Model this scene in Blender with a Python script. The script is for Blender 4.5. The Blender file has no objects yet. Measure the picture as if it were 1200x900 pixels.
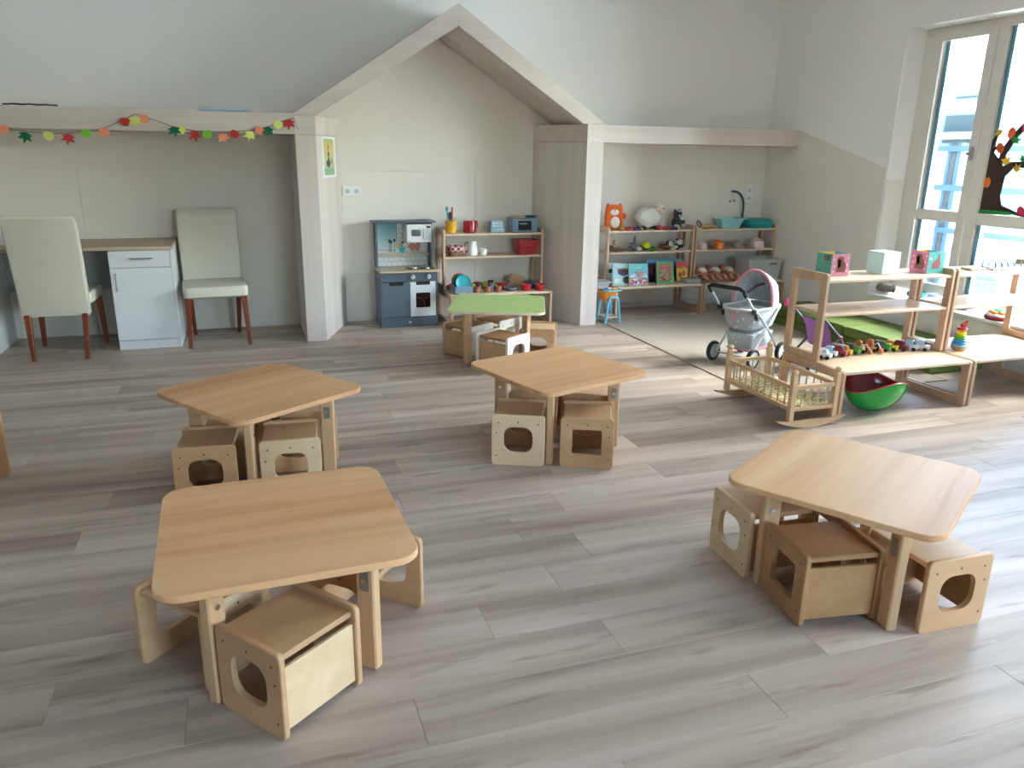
import bpy, bmesh, math, random
from mathutils import Vector, Matrix, noise
random.seed(7)
PI = math.pi
S = bpy.context.scene
COL = S.collection

# ------------------------------------------------------------------ camera
CAM_F, CAM_H = 905.75, 1.5
YAW, PITCH, ROLL = [math.radians(a) for a in (19.01, 16.62, -0.89)]
_f = Vector((math.sin(YAW) * math.cos(PITCH), math.cos(YAW) * math.cos(PITCH), -math.sin(PITCH)))
_r0 = Vector((math.cos(YAW), -math.sin(YAW), 0)); _d0 = _f.cross(_r0)
_r = math.cos(ROLL) * _r0 + math.sin(ROLL) * _d0
_d = -math.sin(ROLL) * _r0 + math.cos(ROLL) * _d0
cam = bpy.data.cameras.new('camera'); camo = bpy.data.objects.new('camera', cam); COL.objects.link(camo)
cam.sensor_fit = 'HORIZONTAL'; cam.sensor_width = 36.0; cam.lens = 36.0 * CAM_F / 1200.0
cam.clip_start = 0.05; cam.clip_end = 200
mw = Matrix.Identity(4)
for i in range(3):
    mw[i][0] = _r[i]; mw[i][1] = -_d[i]; mw[i][2] = -_f[i]
mw[2][3] = CAM_H
camo.matrix_world = mw
S.camera = camo
C0 = Vector((0, 0, CAM_H))
def ray(x, y): return _r * ((x - 600) / CAM_F) + _d * ((y - 450) / CAM_F) + _f
def PZ(x, y, z=0.0): v = ray(x, y); return C0 + v * ((z - CAM_H) / v.z)
def PY(x, y, Y): v = ray(x, y); return C0 + v * (Y / v.y)
def PX(x, y, X): v = ray(x, y); return C0 + v * (X / v.x)

# ------------------------------------------------------------------ world, sun, exposure
W = bpy.data.worlds.new('sky'); S.world = W; W.use_nodes = True
nt = W.node_tree; nt.nodes.clear()
wo = nt.nodes.new('ShaderNodeOutputWorld'); bg = nt.nodes.new('ShaderNodeBackground'); sky = nt.nodes.new('ShaderNodeTexSky')
sky.sky_type = 'NISHITA'; sky.sun_disc = False; sky.sun_elevation = math.radians(50); sky.sun_rotation = math.radians(100)
sky.air_density = 1.0; sky.dust_density = 3.0; sky.ozone_density = 1.0
hsv = nt.nodes.new('ShaderNodeHueSaturation'); hsv.inputs['Saturation'].default_value = 1.0
nt.links.new(sky.outputs[0], hsv.inputs['Color']); nt.links.new(hsv.outputs[0], bg.inputs['Color'])
bg.inputs['Strength'].default_value = 1.5
nt.links.new(bg.outputs[0], wo.inputs[0])
sun = bpy.data.lights.new('sun', 'SUN'); sun.energy = 9.0; sun.angle = math.radians(0.8); sun.color = (1.0, 0.97, 0.92)
suno = bpy.data.objects.new('sun', sun); COL.objects.link(suno)
suno.rotation_euler = Vector((-0.466, 0.115, -1.0)).to_track_quat('-Z', 'Y').to_euler(); suno.location = (9, 2, 8)
for (yc, wy) in ((4.2, 2.4), (0.32, 1.46)):            # portals: sampling aid for the daylight in the window openings
    pl = bpy.data.lights.new('window_daylight', 'AREA'); pl.shape = 'RECTANGLE'; pl.size = 2.0; pl.size_y = wy
    pl.cycles.is_portal = True
    po = bpy.data.objects.new('window_daylight', pl); COL.objects.link(po)
    po.matrix_world = Matrix.Translation((5.46, yc, 1.45)) @ Matrix(((0, 0, 1, 0), (0, 1, 0, 0), (-1, 0, 0, 0), (0, 0, 0, 1)))
pl = bpy.data.lights.new('window_daylight', 'AREA'); pl.shape = 'RECTANGLE'; pl.size = 2.2; pl.size_y = 1.7; pl.cycles.is_portal = True
po = bpy.data.objects.new('window_daylight', pl); COL.objects.link(po); po.location = (2.7, -3.34, 1.65); po.rotation_euler = (math.radians(90), 0, 0)  # portal in the added opening behind the camera
V = S.view_settings
V.view_transform = 'Standard'; V.look = 'None'; V.gamma = 1.0; V.use_curve_mapping = False
V.exposure = 1.9
S.cycles.max_bounces = 10; S.cycles.diffuse_bounces = 6; S.cycles.transparent_max_bounces = 12
S.cycles.sample_clamp_indirect = 6.0; S.cycles.caustics_reflective = False; S.cycles.caustics_refractive = False

# ------------------------------------------------------------------ materials
MATS = {}
def srgb(c):
    if isinstance(c, str):
        c = tuple(int(c[i:i + 2], 16) / 255 for i in (0, 2, 4))
    return tuple((v / 12.92 if v <= 0.04045 else ((v + 0.055) / 1.055) ** 2.4) for v in c) + (1.0,)
def _new(name):
    m = bpy.data.materials.new(name); m.use_nodes = True
    n = m.node_tree.nodes; l = m.node_tree.links
    return m, n, l, n['Principled BSDF']
def flat(name, col, rough=0.5, metal=0.0, spec=0.5, bump=0.0, bscale=60, vary=0.04, emit=None):
    """plain coloured surface with a faint procedural mottling and optional fine relief"""
    if name in MATS: return MATS[name]
    m, n, l, b = _new(name)
    tc = n.new('ShaderNodeTexCoord'); no = n.new('ShaderNodeTexNoise'); no.inputs['Scale'].default_value = bscale; no.inputs['Detail'].default_value = 3
    l.new(tc.outputs['Object'], no.inputs['Vector'])
    c = srgb(col); cr = n.new('ShaderNodeValToRGB')
    cr.color_ramp.elements[0].position = 0.3; cr.color_ramp.elements[1].position = 0.7
    cr.color_ramp.elements[0].color = tuple(v * (1 - vary) for v in c[:3]) + (1,)
    cr.color_ramp.elements[1].color = tuple(min(1, v * (1 + vary)) for v in c[:3]) + (1,)
    l.new(no.outputs['Fac'], cr.inputs[0]); l.new(cr.outputs[0], b.inputs['Base Color'])
    b.inputs['Roughness'].default_value = rough; b.inputs['Metallic'].default_value = metal
    b.inputs['Specular IOR Level'].default_value = spec
    if bump:
        bp = n.new('ShaderNodeBump'); bp.inputs['Strength'].default_value = bump; bp.inputs['Distance'].default_value = 0.004
        l.new(no.outputs['Fac'], bp.inputs['Height']); l.new(bp.outputs[0], b.inputs['Normal'])
    MATS[name] = m; return m
def wood(name, dark, mid, light, grain=(1, 1, 1), rough=0.45, streak=1.0, rnd=False, knots=False, bands=0.0, spec=0.4):
    """grain: noise scale per axis (small along the fibre)"""
    if name in MATS: return MATS[name]
    m, n, l, b = _new(name)
    tc = n.new('ShaderNodeTexCoord'); mp = n.new('ShaderNodeMapping'); mp.inputs['Scale'].default_value = grain
    vec = tc.outputs['Object']
    if rnd:
        oi = n.new('ShaderNodeObjectInfo'); mul = n.new('ShaderNodeMath'); mul.operation = 'MULTIPLY'; mul.inputs[1].default_value = 97.0
        add = n.new('ShaderNodeVectorMath'); add.operation = 'ADD'
        l.new(oi.outputs['Random'], mul.inputs[0]); l.new(vec, add.inputs[0]); l.new(mul.outputs[0], add.inputs[1]); vec = add.outputs[0]
    l.new(vec, mp.inputs['Vector'])
    n1 = n.new('ShaderNodeTexNoise'); n1.inputs['Scale'].default_value = 1.0; n1.inputs['Detail'].default_value = 6; n1.inputs['Roughness'].default_value = 0.62; n1.inputs['Distortion'].default_value = 0.6
    l.new(mp.outputs[0], n1.inputs['Vector'])
    fac = n1.outputs['Fac']
    if bands:
        mp2 = n.new('ShaderNodeMapping'); mp2.inputs['Scale'].default_value = tuple(g * bands for g in grain)
        l.new(vec, mp2.inputs['Vector'])
        n2 = n.new('ShaderNodeTexNoise'); n2.inputs['Scale'].default_value = 1.0; n2.inputs['Detail'].default_value = 1.5
        l.new(mp2.outputs[0], n2.inputs['Vector'])
        mx = n.new('ShaderNodeMix'); mx.data_type = 'FLOAT'; mx.inputs['Factor'].default_value = 0.6
        l.new(fac, mx.inputs[2]); l.new(n2.outputs['Fac'], mx.inputs[3]); fac = mx.outputs[0]
    cr = n.new('ShaderNodeValToRGB'); e = cr.color_ramp.elements
    e[0].position = 0.5 - 0.2 / streak; e[0].color = srgb(dark); e[1].position = 0.5 + 0.2 / streak; e[1].color = srgb(light)
    k = e.new(0.5); k.color = srgb(mid)
    l.new(fac, cr.inputs[0]); col = cr.outputs[0]
    if rnd:
        h = n.new('ShaderNodeHueSaturation'); mr = n.new('ShaderNodeMapRange'); mr.inputs[3].default_value = 0.95; mr.inputs[4].default_value = 1.05
        l.new(oi.outputs['Random'], mr.inputs[0]); l.new(mr.outputs[0], h.inputs['Value']); l.new(col, h.inputs['Color']); col = h.outputs[0]
    if knots:
        mp3 = n.new('ShaderNodeMapping'); mp3.inputs['Scale'].default_value = (2.2, 15, 1); l.new(vec, mp3.inputs['Vector'])
        n3 = n.new('ShaderNodeTexNoise'); n3.inputs['Scale'].default_value = 1.3; n3.inputs['Detail'].default_value = 5; l.new(mp3.outputs[0], n3.inputs['Vector'])
        c3 = n.new('ShaderNodeValToRGB'); c3.color_ramp.elements[0].position = 0.60; c3.color_ramp.elements[0].color = (0, 0, 0, 1); c3.color_ramp.elements[1].position = 0.76; c3.color_ramp.elements[1].color = (0.8, 0.8, 0.8, 1)
        l.new(n3.outputs['Fac'], c3.inputs[0])
        m3 = n.new('ShaderNodeMix'); m3.data_type = 'RGBA'; m3.inputs[7].default_value = srgb('7d6f63'); l.new(c3.outputs[0], m3.inputs[0]); l.new(col, m3.inputs[6]); col = m3.outputs[2]
    l.new(col, b.inputs['Base Color']); b.inputs['Roughness'].default_value = rough; b.inputs['Specular IOR Level'].default_value = spec
    bp = n.new('ShaderNodeBump'); bp.inputs['Strength'].default_value = 0.06; bp.inputs['Distance'].default_value = 0.002
    l.new(n1.outputs['Fac'], bp.inputs['Height']); l.new(bp.outputs[0], b.inputs['Normal'])
    MATS[name] = m; return m
def dotted(name, base, dot, scale=40, size=0.25, rough=0.9):
    """fabric with printed spots"""
    if name in MATS: return MATS[name]
    m, n, l, b = _new(name)
    tc = n.new('ShaderNodeTexCoord'); vo = n.new('ShaderNodeTexVoronoi'); vo.inputs['Scale'].default_value = scale
    l.new(tc.outputs['Object'], vo.inputs['Vector'])
    cr = n.new('ShaderNodeValToRGB'); cr.color_ramp.elements[0].position = size; cr.color_ramp.elements[0].color = srgb(dot); cr.color_ramp.elements[1].position = size + 0.06; cr.color_ramp.elements[1].color = srgb(base)
    l.new(vo.outputs['Distance'], cr.inputs[0]); l.new(cr.outputs[0], b.inputs['Base Color']); b.inputs['Roughness'].default_value = rough
    MATS[name] = m; return m
def multi(name, cols, scale=60, rough=0.6):
    """printed surface: small cells in several colours"""
    if name in MATS: return MATS[name]
    m, n, l, b = _new(name)
    tc = n.new('ShaderNodeTexCoord'); vo = n.new('ShaderNodeTexVoronoi'); vo.inputs['Scale'].default_value = scale
    l.new(tc.outputs['Object'], vo.inputs['Vector'])
    sp = n.new('ShaderNodeSeparateColor'); l.new(vo.outputs['Color'], sp.inputs[0])
    cr = n.new('ShaderNodeValToRGB'); cr.color_ramp.interpolation = 'CONSTANT'; e = cr.color_ramp.elements
    while len(e) < len(cols): e.new(0.5)
    for i, c in enumerate(cols): e[i].position = i / len(cols); e[i].color = srgb(c)
    l.new(sp.outputs[0], cr.inputs[0]); l.new(cr.outputs[0], b.inputs['Base Color']); b.inputs['Roughness'].default_value = rough
    MATS[name] = m; return m
def check(name, c1, c2, scale=60, rough=0.8):
    if name in MATS: return MATS[name]
    m, n, l, b = _new(name)
    tc = n.new('ShaderNodeTexCoord'); ck = n.new('ShaderNodeTexChecker'); ck.inputs['Scale'].default_value = scale
    ck.inputs['Color1'].default_value = srgb(c1); ck.inputs['Color2'].default_value = srgb(c2)
    l.new(tc.outputs['Object'], ck.inputs['Vector']); l.new(ck.outputs[0], b.inputs['Base Color']); b.inputs['Roughness'].default_value = rough
    MATS[name] = m; return m
def brick(name, c, mortar, scale, bw, rh, rot=True, rough=0.5):
    """printed tile wall for the toy kitchen"""
    if name in MATS: return MATS[name]
    m, n, l, b = _new(name)
    tc = n.new('ShaderNodeTexCoord'); mp = n.new('ShaderNodeMapping'); mp.inputs['Rotation'].default_value = (PI / 2 if rot else 0, 0, 0)
    l.new(tc.outputs['Object'], mp.inputs[0])
    bt = n.new('ShaderNodeTexBrick'); bt.inputs['Scale'].default_value = scale; bt.inputs['Color1'].default_value = srgb(c); bt.inputs['Color2'].default_value = srgb(c); bt.inputs['Mortar'].default_value = srgb(mortar)
    bt.inputs['Brick Width'].default_value = bw; bt.inputs['Row Height'].default_value = rh; bt.inputs['Mortar Size'].default_value = 0.02
    l.new(mp.outputs[0], bt.inputs['Vector']); l.new(bt.outputs[0], b.inputs['Base Color']); b.inputs['Roughness'].default_value = rough
    MATS[name] = m; return m
def glass(name, tint='ffffff', refl=0.5):
    if name in MATS: return MATS[name]
    m, n, l, b = _new(name); n.remove(b)
    tr = n.new('ShaderNodeBsdfTransparent'); tr.inputs[0].default_value = srgb(tint)
    gl = n.new('ShaderNodeBsdfGlossy'); gl.inputs['Roughness'].default_value = 0.02
    fr = n.new('ShaderNodeFresnel'); fr.inputs['IOR'].default_value = 1.3; mx = n.new('ShaderNodeMixShader')
    l.new(fr.outputs[0], mx.inputs[0]); l.new(tr.outputs[0], mx.inputs[1]); l.new(gl.outputs[0], mx.inputs[2])
    l.new(mx.outputs[0], n['Material Output'].inputs[0]); MATS[name] = m; return m
def vgrad(name, stops, axis=2, lo=0.0, hi=1.0, rough=0.6):
    """printed picture: colour bands over the height of the sheet"""
    if name in MATS: return MATS[name]
    m, n, l, b = _new(name)
    tc = n.new('ShaderNodeTexCoord'); sx = n.new('ShaderNodeSeparateXYZ'); l.new(tc.outputs['Object'], sx.inputs[0])
    no = n.new('ShaderNodeTexNoise'); no.inputs['Scale'].default_value = 30; l.new(tc.outputs['Object'], no.inputs['Vector'])
    mr = n.new('ShaderNodeMapRange'); mr.inputs[1].default_value = lo; mr.inputs[2].default_value = hi; l.new(sx.outputs[axis], mr.inputs[0])
    ad = n.new('ShaderNodeMath'); ad.operation = 'MULTIPLY_ADD'; ad.inputs[1].default_value = 0.25; l.new(no.outputs['Fac'], ad.inputs[0]); 
    sb = n.new('ShaderNodeMath'); sb.operation = 'SUBTRACT'; sb.inputs[1].default_value = 0.125; l.new(mr.outputs[0], sb.inputs[0]); l.new(sb.outputs[0], ad.inputs[2])
    cr = n.new('ShaderNodeValToRGB'); e = cr.color_ramp.elements
    while len(e) < len(stops): e.new(0.5)
    for i, (p, c) in enumerate(stops): e[i].position = p; e[i].color = srgb(c)
    l.new(ad.outputs[0], cr.inputs[0]); l.new(cr.outputs[0], b.inputs['Base Color']); b.inputs['Roughness'].default_value = rough
    MATS[name] = m; return m

WHITE = flat('wall_paint', 'eeeeec', 0.85, bump=0.05, bscale=120, vary=0.015)
CEIL = flat('ceiling_paint', 'f1f1ef', 0.9, vary=0.01)
BEIGE = flat('beige_panel', 'e2ddd5', 0.6, bump=0.03, bscale=90, vary=0.02)
FRAME_V = wood('pale_ash_vertical', 'b9aea6', 'cdc4bd', 'dbd5cf', (14, 14, 0.7), 0.5, 0.8, bands=0.3)
FRAME_H = wood('pale_ash_horizontal', 'b9aea6', 'cdc4bd', 'dbd5cf', (0.7, 14, 14), 0.5, 0.8, bands=0.3)
FLOORM = wood('grey_oak_laminate', '86766a', 'b0a296', 'ccc0b7', (0.9, 15, 1), 0.46, 0.95, rnd=True, knots=True, bands=0.45, spec=0.28)
BEECH_TOP = wood('beech_laminate', 'bd8558', 'd6a87c', 'e3bd92', (0.8, 16, 1), 0.5, 1.0, bands=0.35, rnd=True)
BEECH = wood('beech_solid', 'c09a72', 'cca780', 'd6b48e', (16, 16, 1.2), 0.5, 0.7, rnd=True)
BEECH_X = wood('beech_solid_long', 'c39e78', 'd1ae88', 'dcbd99', (1.2, 16, 16), 0.45, 0.7, rnd=True)
SHELFW = wood('shelf_beech', 'cbb096', 'd8c0a7', 'e2cdb7', (1.0, 14, 14), 0.42, 0.7, rnd=True)
SHELFV = wood('shelf_frame_beech', 'b8967a', 'c5a589', 'd0b399', (14, 14, 1.2), 0.45, 0.7, rnd=True)
PLY_L = wood('birch_ply_light', 'cdb18c', 'dabf9b', 'e4ccac', (10, 1.0, 10), 0.5, 0.7, rnd=True)
PLY_M = wood('birch_ply_mid', 'b8926c', 'c6a079', 'd1ad87', (10, 1.0, 10), 0.5, 0.7, rnd=True)
PLY_D = wood('birch_ply_dark', 'a57a52', 'b4895f', 'c0966c', (10, 1.0, 10), 0.45, 0.7, rnd=True)
PLY_S = wood('birch_ply_seat', 'b18c68', 'bf9b76', 'cba884', (1.0, 12, 12), 0.45, 0.7, rnd=True)
STEEL = flat('zinc_steel', 'a9b0b4', 0.35, 0.9)
CHROME = flat('chrome', 'd0d4d6', 0.18, 1.0)
DARKGAP = flat('dark_screw', '4a4844', 0.5)
BLACK = flat('black_plastic', '1b1c1e', 0.4)
WPLAS = flat('white_plastic', 'e6e8e8', 0.35, vary=0.02)

# ------------------------------------------------------------------ mesh tools
I4 = Matrix.Identity(4)
def T(x=0, y=0, z=0): return Matrix.Translation((x, y, z))
def RZ(a): return Matrix.Rotation(math.radians(a), 4, 'Z')
def RX(a): return Matrix.Rotation(math.radians(a), 4, 'X')
def RY(a): return Matrix.Rotation(math.radians(a), 4, 'Y')
def SC(x, y, z): return Matrix.Diagonal((x, y, z, 1))
# maps (u,v,w) of flat outlines into axes
UV_XY = I4
UV_XZ = Matrix(((1, 0, 0, 0), (0, 0, 1, 0), (0, 1, 0, 0), (0, 0, 0, 1)))    # u->x v->z w->y
UV_YZ = Matrix(((0, 0, 1, 0), (1, 0, 0, 0), (0, 1, 0, 0), (0, 0, 0, 1)))    # u->y v->z w->x
class B:
    def __init__(s): s.v = []; s.f = []
    def _add(s, vs, fs, M=None):
        o = len(s.v)
        s.v += [tuple(M @ Vector(p)) if M is not None else tuple(p) for p in vs]
        s.f += [tuple(i + o for i in f) for f in fs]; return s
    def box(s, x0, x1, y0, y1, z0, z1, bev=0.0, M=None):
        if bev <= 0:
            vs = [(x, y, z) for x in (x0, x1) for y in (y0, y1) for z in (z0, z1)]
            return s._add(vs, [(0, 1, 3, 2), (4, 6, 7, 5), (0, 4, 5, 1), (2, 3, 7, 6), (0, 2, 6, 4), (1, 5, 7, 3)], M)
        b = min(bev, (x1 - x0) * .49, (y1 - y0) * .49, (z1 - z0) * .49)
        vs = []; idx = {}
        for i, (x, sx) in enumerate(((x0, 1), (x1, -1))):
            for j, (y, sy) in enumerate(((y0, 1), (y1, -1))):
                for k, (z, sz) in enumerate(((z0, 1), (z1, -1))):
                    for a in range(3):
                        p = [x + sx * b, y + sy * b, z + sz * b]; p[a] = (x, y, z)[a]
                        idx[(i, j, k, a)] = len(vs); vs.append(p)
        fs = []
        for i in (0, 1):
            fs.append([idx[(i, j, k, 0)] for j, k in ((0, 0), (1, 0), (1, 1), (0, 1))])
            fs.append([idx[(j, i, k, 1)] for j, k in ((0, 0), (1, 0), (1, 1), (0, 1))])
            fs.append([idx[(j, k, i, 2)] for j, k in ((0, 0), (1, 0), (1, 1), (0, 1))])
        for i in (0, 1):
            for j in (0, 1):
                fs.append([idx[(0, i, j, 1)], idx[(1, i, j, 1)], idx[(1, i, j, 2)], idx[(0, i, j, 2)]])
                fs.append([idx[(i, 0, j, 0)], idx[(i, 1, j, 0)], idx[(i, 1, j, 2)], idx[(i, 0, j, 2)]])
                fs.append([idx[(i, j, 0, 0)], idx[(i, j, 1, 0)], idx[(i, j, 1, 1)], idx[(i, j, 0, 1)]])
                for k in (0, 1): fs.append([idx[(i, j, k, 0)], idx[(i, j, k, 1)], idx[(i, j, k, 2)]])
        return s._add(vs, fs, M)
    def plate(s, loop, w0, w1, M=None, bev=0.0):
        """outline extruded along w; bev rounds the rim a little"""
        n = len(loop)
        if bev:
            cx = sum(p[0] for p in loop) / n; cy = sum(p[1] for p in loop) / n
            R = max(math.hypot(p[0] - cx, p[1] - cy) for p in loop); k = 1 - bev / R
            inn = [(cx + (p[0] - cx) * k, cy + (p[1] - cy) * k) for p in loop]
            loops = [[(u, v, w0) for u, v in inn], [(u, v, w0 + bev) for u, v in loop], [(u, v, w1 - bev) for u, v in loop], [(u, v, w1) for u, v in inn]]
        else: loops = [[(u, v, w0) for u, v in loop], [(u, v, w1) for u, v in loop]]
        return s.loft(loops, M)
    def ring(s, lo, li, w0, w1, M=None, bev=0.0):
        """plate with a hole; outer and inner loops have equal counts"""
        n = len(lo); vs = []; fs = []
        if bev:
            L = [[(u, v, w0) for u, v in _off(lo, -bev)], [(u, v, w0 + bev) for u, v in lo], [(u, v, w1 - bev) for u, v in lo], [(u, v, w1) for u, v in _off(lo, -bev)],
                 [(u, v, w1) for u, v in li], [(u, v, w0) for u, v in li]]
        else: L = [[(u, v, w0) for u, v in lo], [(u, v, w1) for u, v in lo], [(u, v, w1) for u, v in li], [(u, v, w0) for u, v in li]]
        for q in L: vs += q
        m = len(L)
        for a in range(m):
            c = (a + 1) % m
            for i in range(n):
                j = (i + 1) % n; fs.append((a * n + i, a * n + j, c * n + j, c * n + i))
        return s._add(vs, fs, M)
    def loft(s, loops, M=None, cap0=True, cap1=True):
        n = len(loops[0]); vs = [p for q in loops for p in q]; fs = []
        for a in range(len(loops) - 1):
            for i in range(n):
                j = (i + 1) % n; fs.append((a * n + i, a * n + j, (a + 1) * n + j, (a + 1) * n + i))
        if cap0: fs.append(tuple(range(n)))
        if cap1: fs.append(tuple(range((len(loops) - 1) * n, len(loops) * n)))
        return s._add(vs, fs, M)
    def lathe(s, prof, seg=20, M=None, cap=True):
        loops = [[(max(r, 1e-4) * math.cos(2 * PI * i / seg), max(r, 1e-4) * math.sin(2 * PI * i / seg), z) for i in range(seg)] for r, z in prof]
        return s.loft(loops, M, cap, cap)
    def cyl(s, p0, p1, r, seg=10, r1=None, M=None): return s.tube([p0, p1], r, seg, M, [r, r if r1 is None else r1])
    def tube(s, pts, r, seg=8, M=None, rs=None, closed=False):
        pts = [Vector(p) for p in pts]; n = len(pts); loops = []; prev = None
        for i, p in enumerate(pts):
            if closed: d = pts[(i + 1) % n] - pts[i - 1]
            else: d = (pts[min(i + 1, n - 1)] - pts[max(i - 1, 0)])
            d.normalize()
            if prev is None:
                a = Vector((0, 0, 1)) if abs(d.z) < 0.9 else Vector((1, 0, 0)); u = d.cross(a).normalized()
            else: u = (prev - d * prev.dot(d)).normalized()
            prev = u; w = d.cross(u); rr = rs[i] if rs else r
            loops.append([tuple(p + u * (rr * math.cos(2 * PI * k / seg)) + w * (rr * math.sin(2 * PI * k / seg))) for k in range(seg)])
        if closed: loops.append(loops[0]); return s.loft(loops, M, False, False)
        return s.loft(loops, M)
    def ell(s, c, r, seg=14, rings=8, M=None, lump=0.0, ls=30):
        if not isinstance(r, (tuple, list)): r = (r, r, r)
        loops = []
        for a in range(rings + 1):
            t = PI * a / rings; q = []
            for i in range(seg):
                p = Vector((math.sin(t) * math.cos(2 * PI * i / seg), math.sin(t) * math.sin(2 * PI * i / seg), math.cos(t)))
                k = 1 + (lump * noise.noise((p * 3.1 + Vector(c) * ls)) if lump else 0)
                if a in (0, rings): p = Vector((0.02 * math.cos(2 * PI * i / seg), 0.02 * math.sin(2 * PI * i / seg), p.z)); k = 1
                q.append((c[0] + r[0] * p.x * k, c[1] + r[1] * p.y * k, c[2] + r[2] * p.z * k))
            loops.append(q)
        return s.loft(loops, M)
    def build(s, name, mat, parent=None, loc=None, rz=0.0, smooth=35, M=None):
        me = bpy.data.meshes.new(name); me.from_pydata(s.v, [], s.f)
        bm = bmesh.new(); bm.from_mesh(me); bmesh.ops.recalc_face_normals(bm, faces=bm.faces[:]); bm.to_mesh(me); bm.free()
        if smooth:
            me.polygons.foreach_set('use_smooth', [True] * len(me.polygons)); me.set_sharp_from_angle(angle=math.radians(smooth))
        me.materials.append(mat)
        o = bpy.data.objects.new(name, me); COL.objects.link(o)
        if parent is not None: o.parent = parent
        if loc is not None: o.location = loc
        if rz: o.rotation_euler.z = math.radians(rz)
        if M is not None: o.matrix_local = M
        return o
def _off(loop, d):
    n = len(loop); out = []
    for i in range(n):
        a = Vector(loop[i - 1]); b = Vector(loop[i]); c = Vector(loop[(i + 1) % n])
        t = (c - a)
        if t.length < 1e-9: out.append(tuple(b)); continue
        t.normalize(); nrm = Vector((t.y, -t.x)); out.append(tuple(b + nrm * d))
    return out
def rrect(w, h, r, cx=0, cy=0, k=4):
    """rounded rectangle, counter-clockwise"""
    r = min(r, w / 2 - 1e-4, h / 2 - 1e-4); out = []
    for (sx, sy, a0) in ((1, 1, 0), (-1, 1, 90), (-1, -1, 180), (1, -1, 270)):
        for i in range(k + 1):
            a = math.radians(a0 + 90 * i / k)
            out.append((cx + sx * (w / 2 - r) + r * math.cos(a), cy + sy * (h / 2 - r) + r * math.sin(a)))
    return out
def circ(r, n=16, cx=0, cy=0): return [(cx + r * math.cos(2 * PI * i / n), cy + r * math.sin(2 * PI * i / n)) for i in range(n)]
def bez(p0, p1, p2, n=8):
    p0, p1, p2 = Vector(p0), Vector(p1), Vector(p2)
    return [p0 * (1 - t) ** 2 + p1 * 2 * t * (1 - t) + p2 * t * t for t in [i / n for i in range(n + 1)]]
def tag(o, label, cat, group=None, kind=None):
    o['label'] = label; o['category'] = cat
    if group: o['group'] = group
    if kind: o['kind'] = kind
    return o
def thing(name, label, cat, loc=(0, 0, 0), rz=0.0, group=None):
    o = bpy.data.objects.new(name, None); COL.objects.link(o); o.empty_display_size = 0.05
    o.location = loc; o.rotation_euler.z = math.radians(rz)
    return tag(o, label, cat, group)
def struct(o): o['kind'] = 'structure'; return o
def stuff(o): o['kind'] = 'stuff'; return o
def copy_tree(o, parent=None):
    c = o.copy(); COL.objects.link(c)
    if parent is not None: c.parent = parent
    for ch in list(o.children): copy_tree(ch, c)
    return c

# ================================================================== THE ROOM
YF, YB, XW = 6.35, 7.07, 5.2            # front of the wooden house frame, back wall, window wall
X0, YR, ZC = -3.8, -3.2, 3.25
floor = struct(B().box(X0, XW, YR, YB, -0.12, -0.012).build('floor', FLOORM, smooth=0))
PW, PL = 0.199, 1.285
known = {0: 1.335, 1: 0.353, 2: 1.03, 9: 2.626, 14: -0.55, 16: -0.523, 17: -0.74, 22: -0.98}
pm = {}
def plank_mesh(L):
    key = round(L, 3)
    if key not in pm:
        o = B().box(-L / 2, L / 2, -PW / 2, PW / 2, -0.012, 0, 0.0012).build('plank', FLOORM, smooth=0)
        pm[key] = o.data; bpy.data.objects.remove(o)
    return pm[key]
rest = B(); rr = random.Random(3)
for k in range(-24, 29):
    y0 = 1.45 + k * PW; y1 = min(y0 + PW, YB)
    if y1 - y0 < 0.03: continue
    j = known.get(k, X0 + rr.random() * PL)
    while j > X0: j -= PL
    xs = [X0]; x = j + PL
    while x < XW: xs.append(x); x += PL
    xs.append(XW)
    for a, b in zip(xs[:-1], xs[1:]):
        if b - a < 0.02: continue
        if k >= -3 and b > -2.6 and y1 < YB - 1e-6:
            o = bpy.data.objects.new('plank', plank_mesh(b - a - 0.0008)); COL.objects.link(o); o.parent = floor
            o.location = ((a + b) / 2, (y0 + y1) / 2, 0)
        else: rest.box(a + .0004, b - .0004, y0 + .0004, y1 - .0004, -0.012, 0, 0.001)
stuff(rest.build('outlying_planks', FLOORM, floor, smooth=0))
ceil = struct(B().box(X0, XW + .3, YR, YB, ZC, ZC + .1).build('ceiling', CEIL, smooth=0))
wall_back = struct(B().box(X0, XW + .3, YB, YB + .15, 0, ZC).build('wall_back', WHITE, smooth=0))
struct(B().box(X0 - .15, X0, YR, YB, 0, ZC).build('wall_left', WHITE, smooth=0))
wf_ = B(); wf_.box(X0, 1.6, YR - .15, YR, 0, ZC); wf_.box(3.8, XW + .3, YR - .15, YR, 0, ZC); wf_.box(1.6, 3.8, YR - .15, YR, 0, .8); wf_.box(1.6, 3.8, YR - .15, YR, 2.5, ZC)  # opening behind the camera is added for frontal fill
struct(wf_.build('wall_front', WHITE, smooth=0))
# window wall with two openings, the second unseen one added to light the room
ZS, ZT = 0.345, 2.513
wr = B()
wr.box(XW, XW + .3, 5.41, YB, 0, ZC); wr.box(XW, XW + .3, YR, 5.41, ZT, ZC); wr.box(XW, XW + .3, YR, 5.41, 0, ZS)
wr.box(XW, XW + .3, 1.05, 3.0, ZS, ZT); wr.box(XW, XW + .3, YR, -.4, ZS, ZT)
wall_right = struct(wr.build('wall_right', WHITE, smooth=0))
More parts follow.
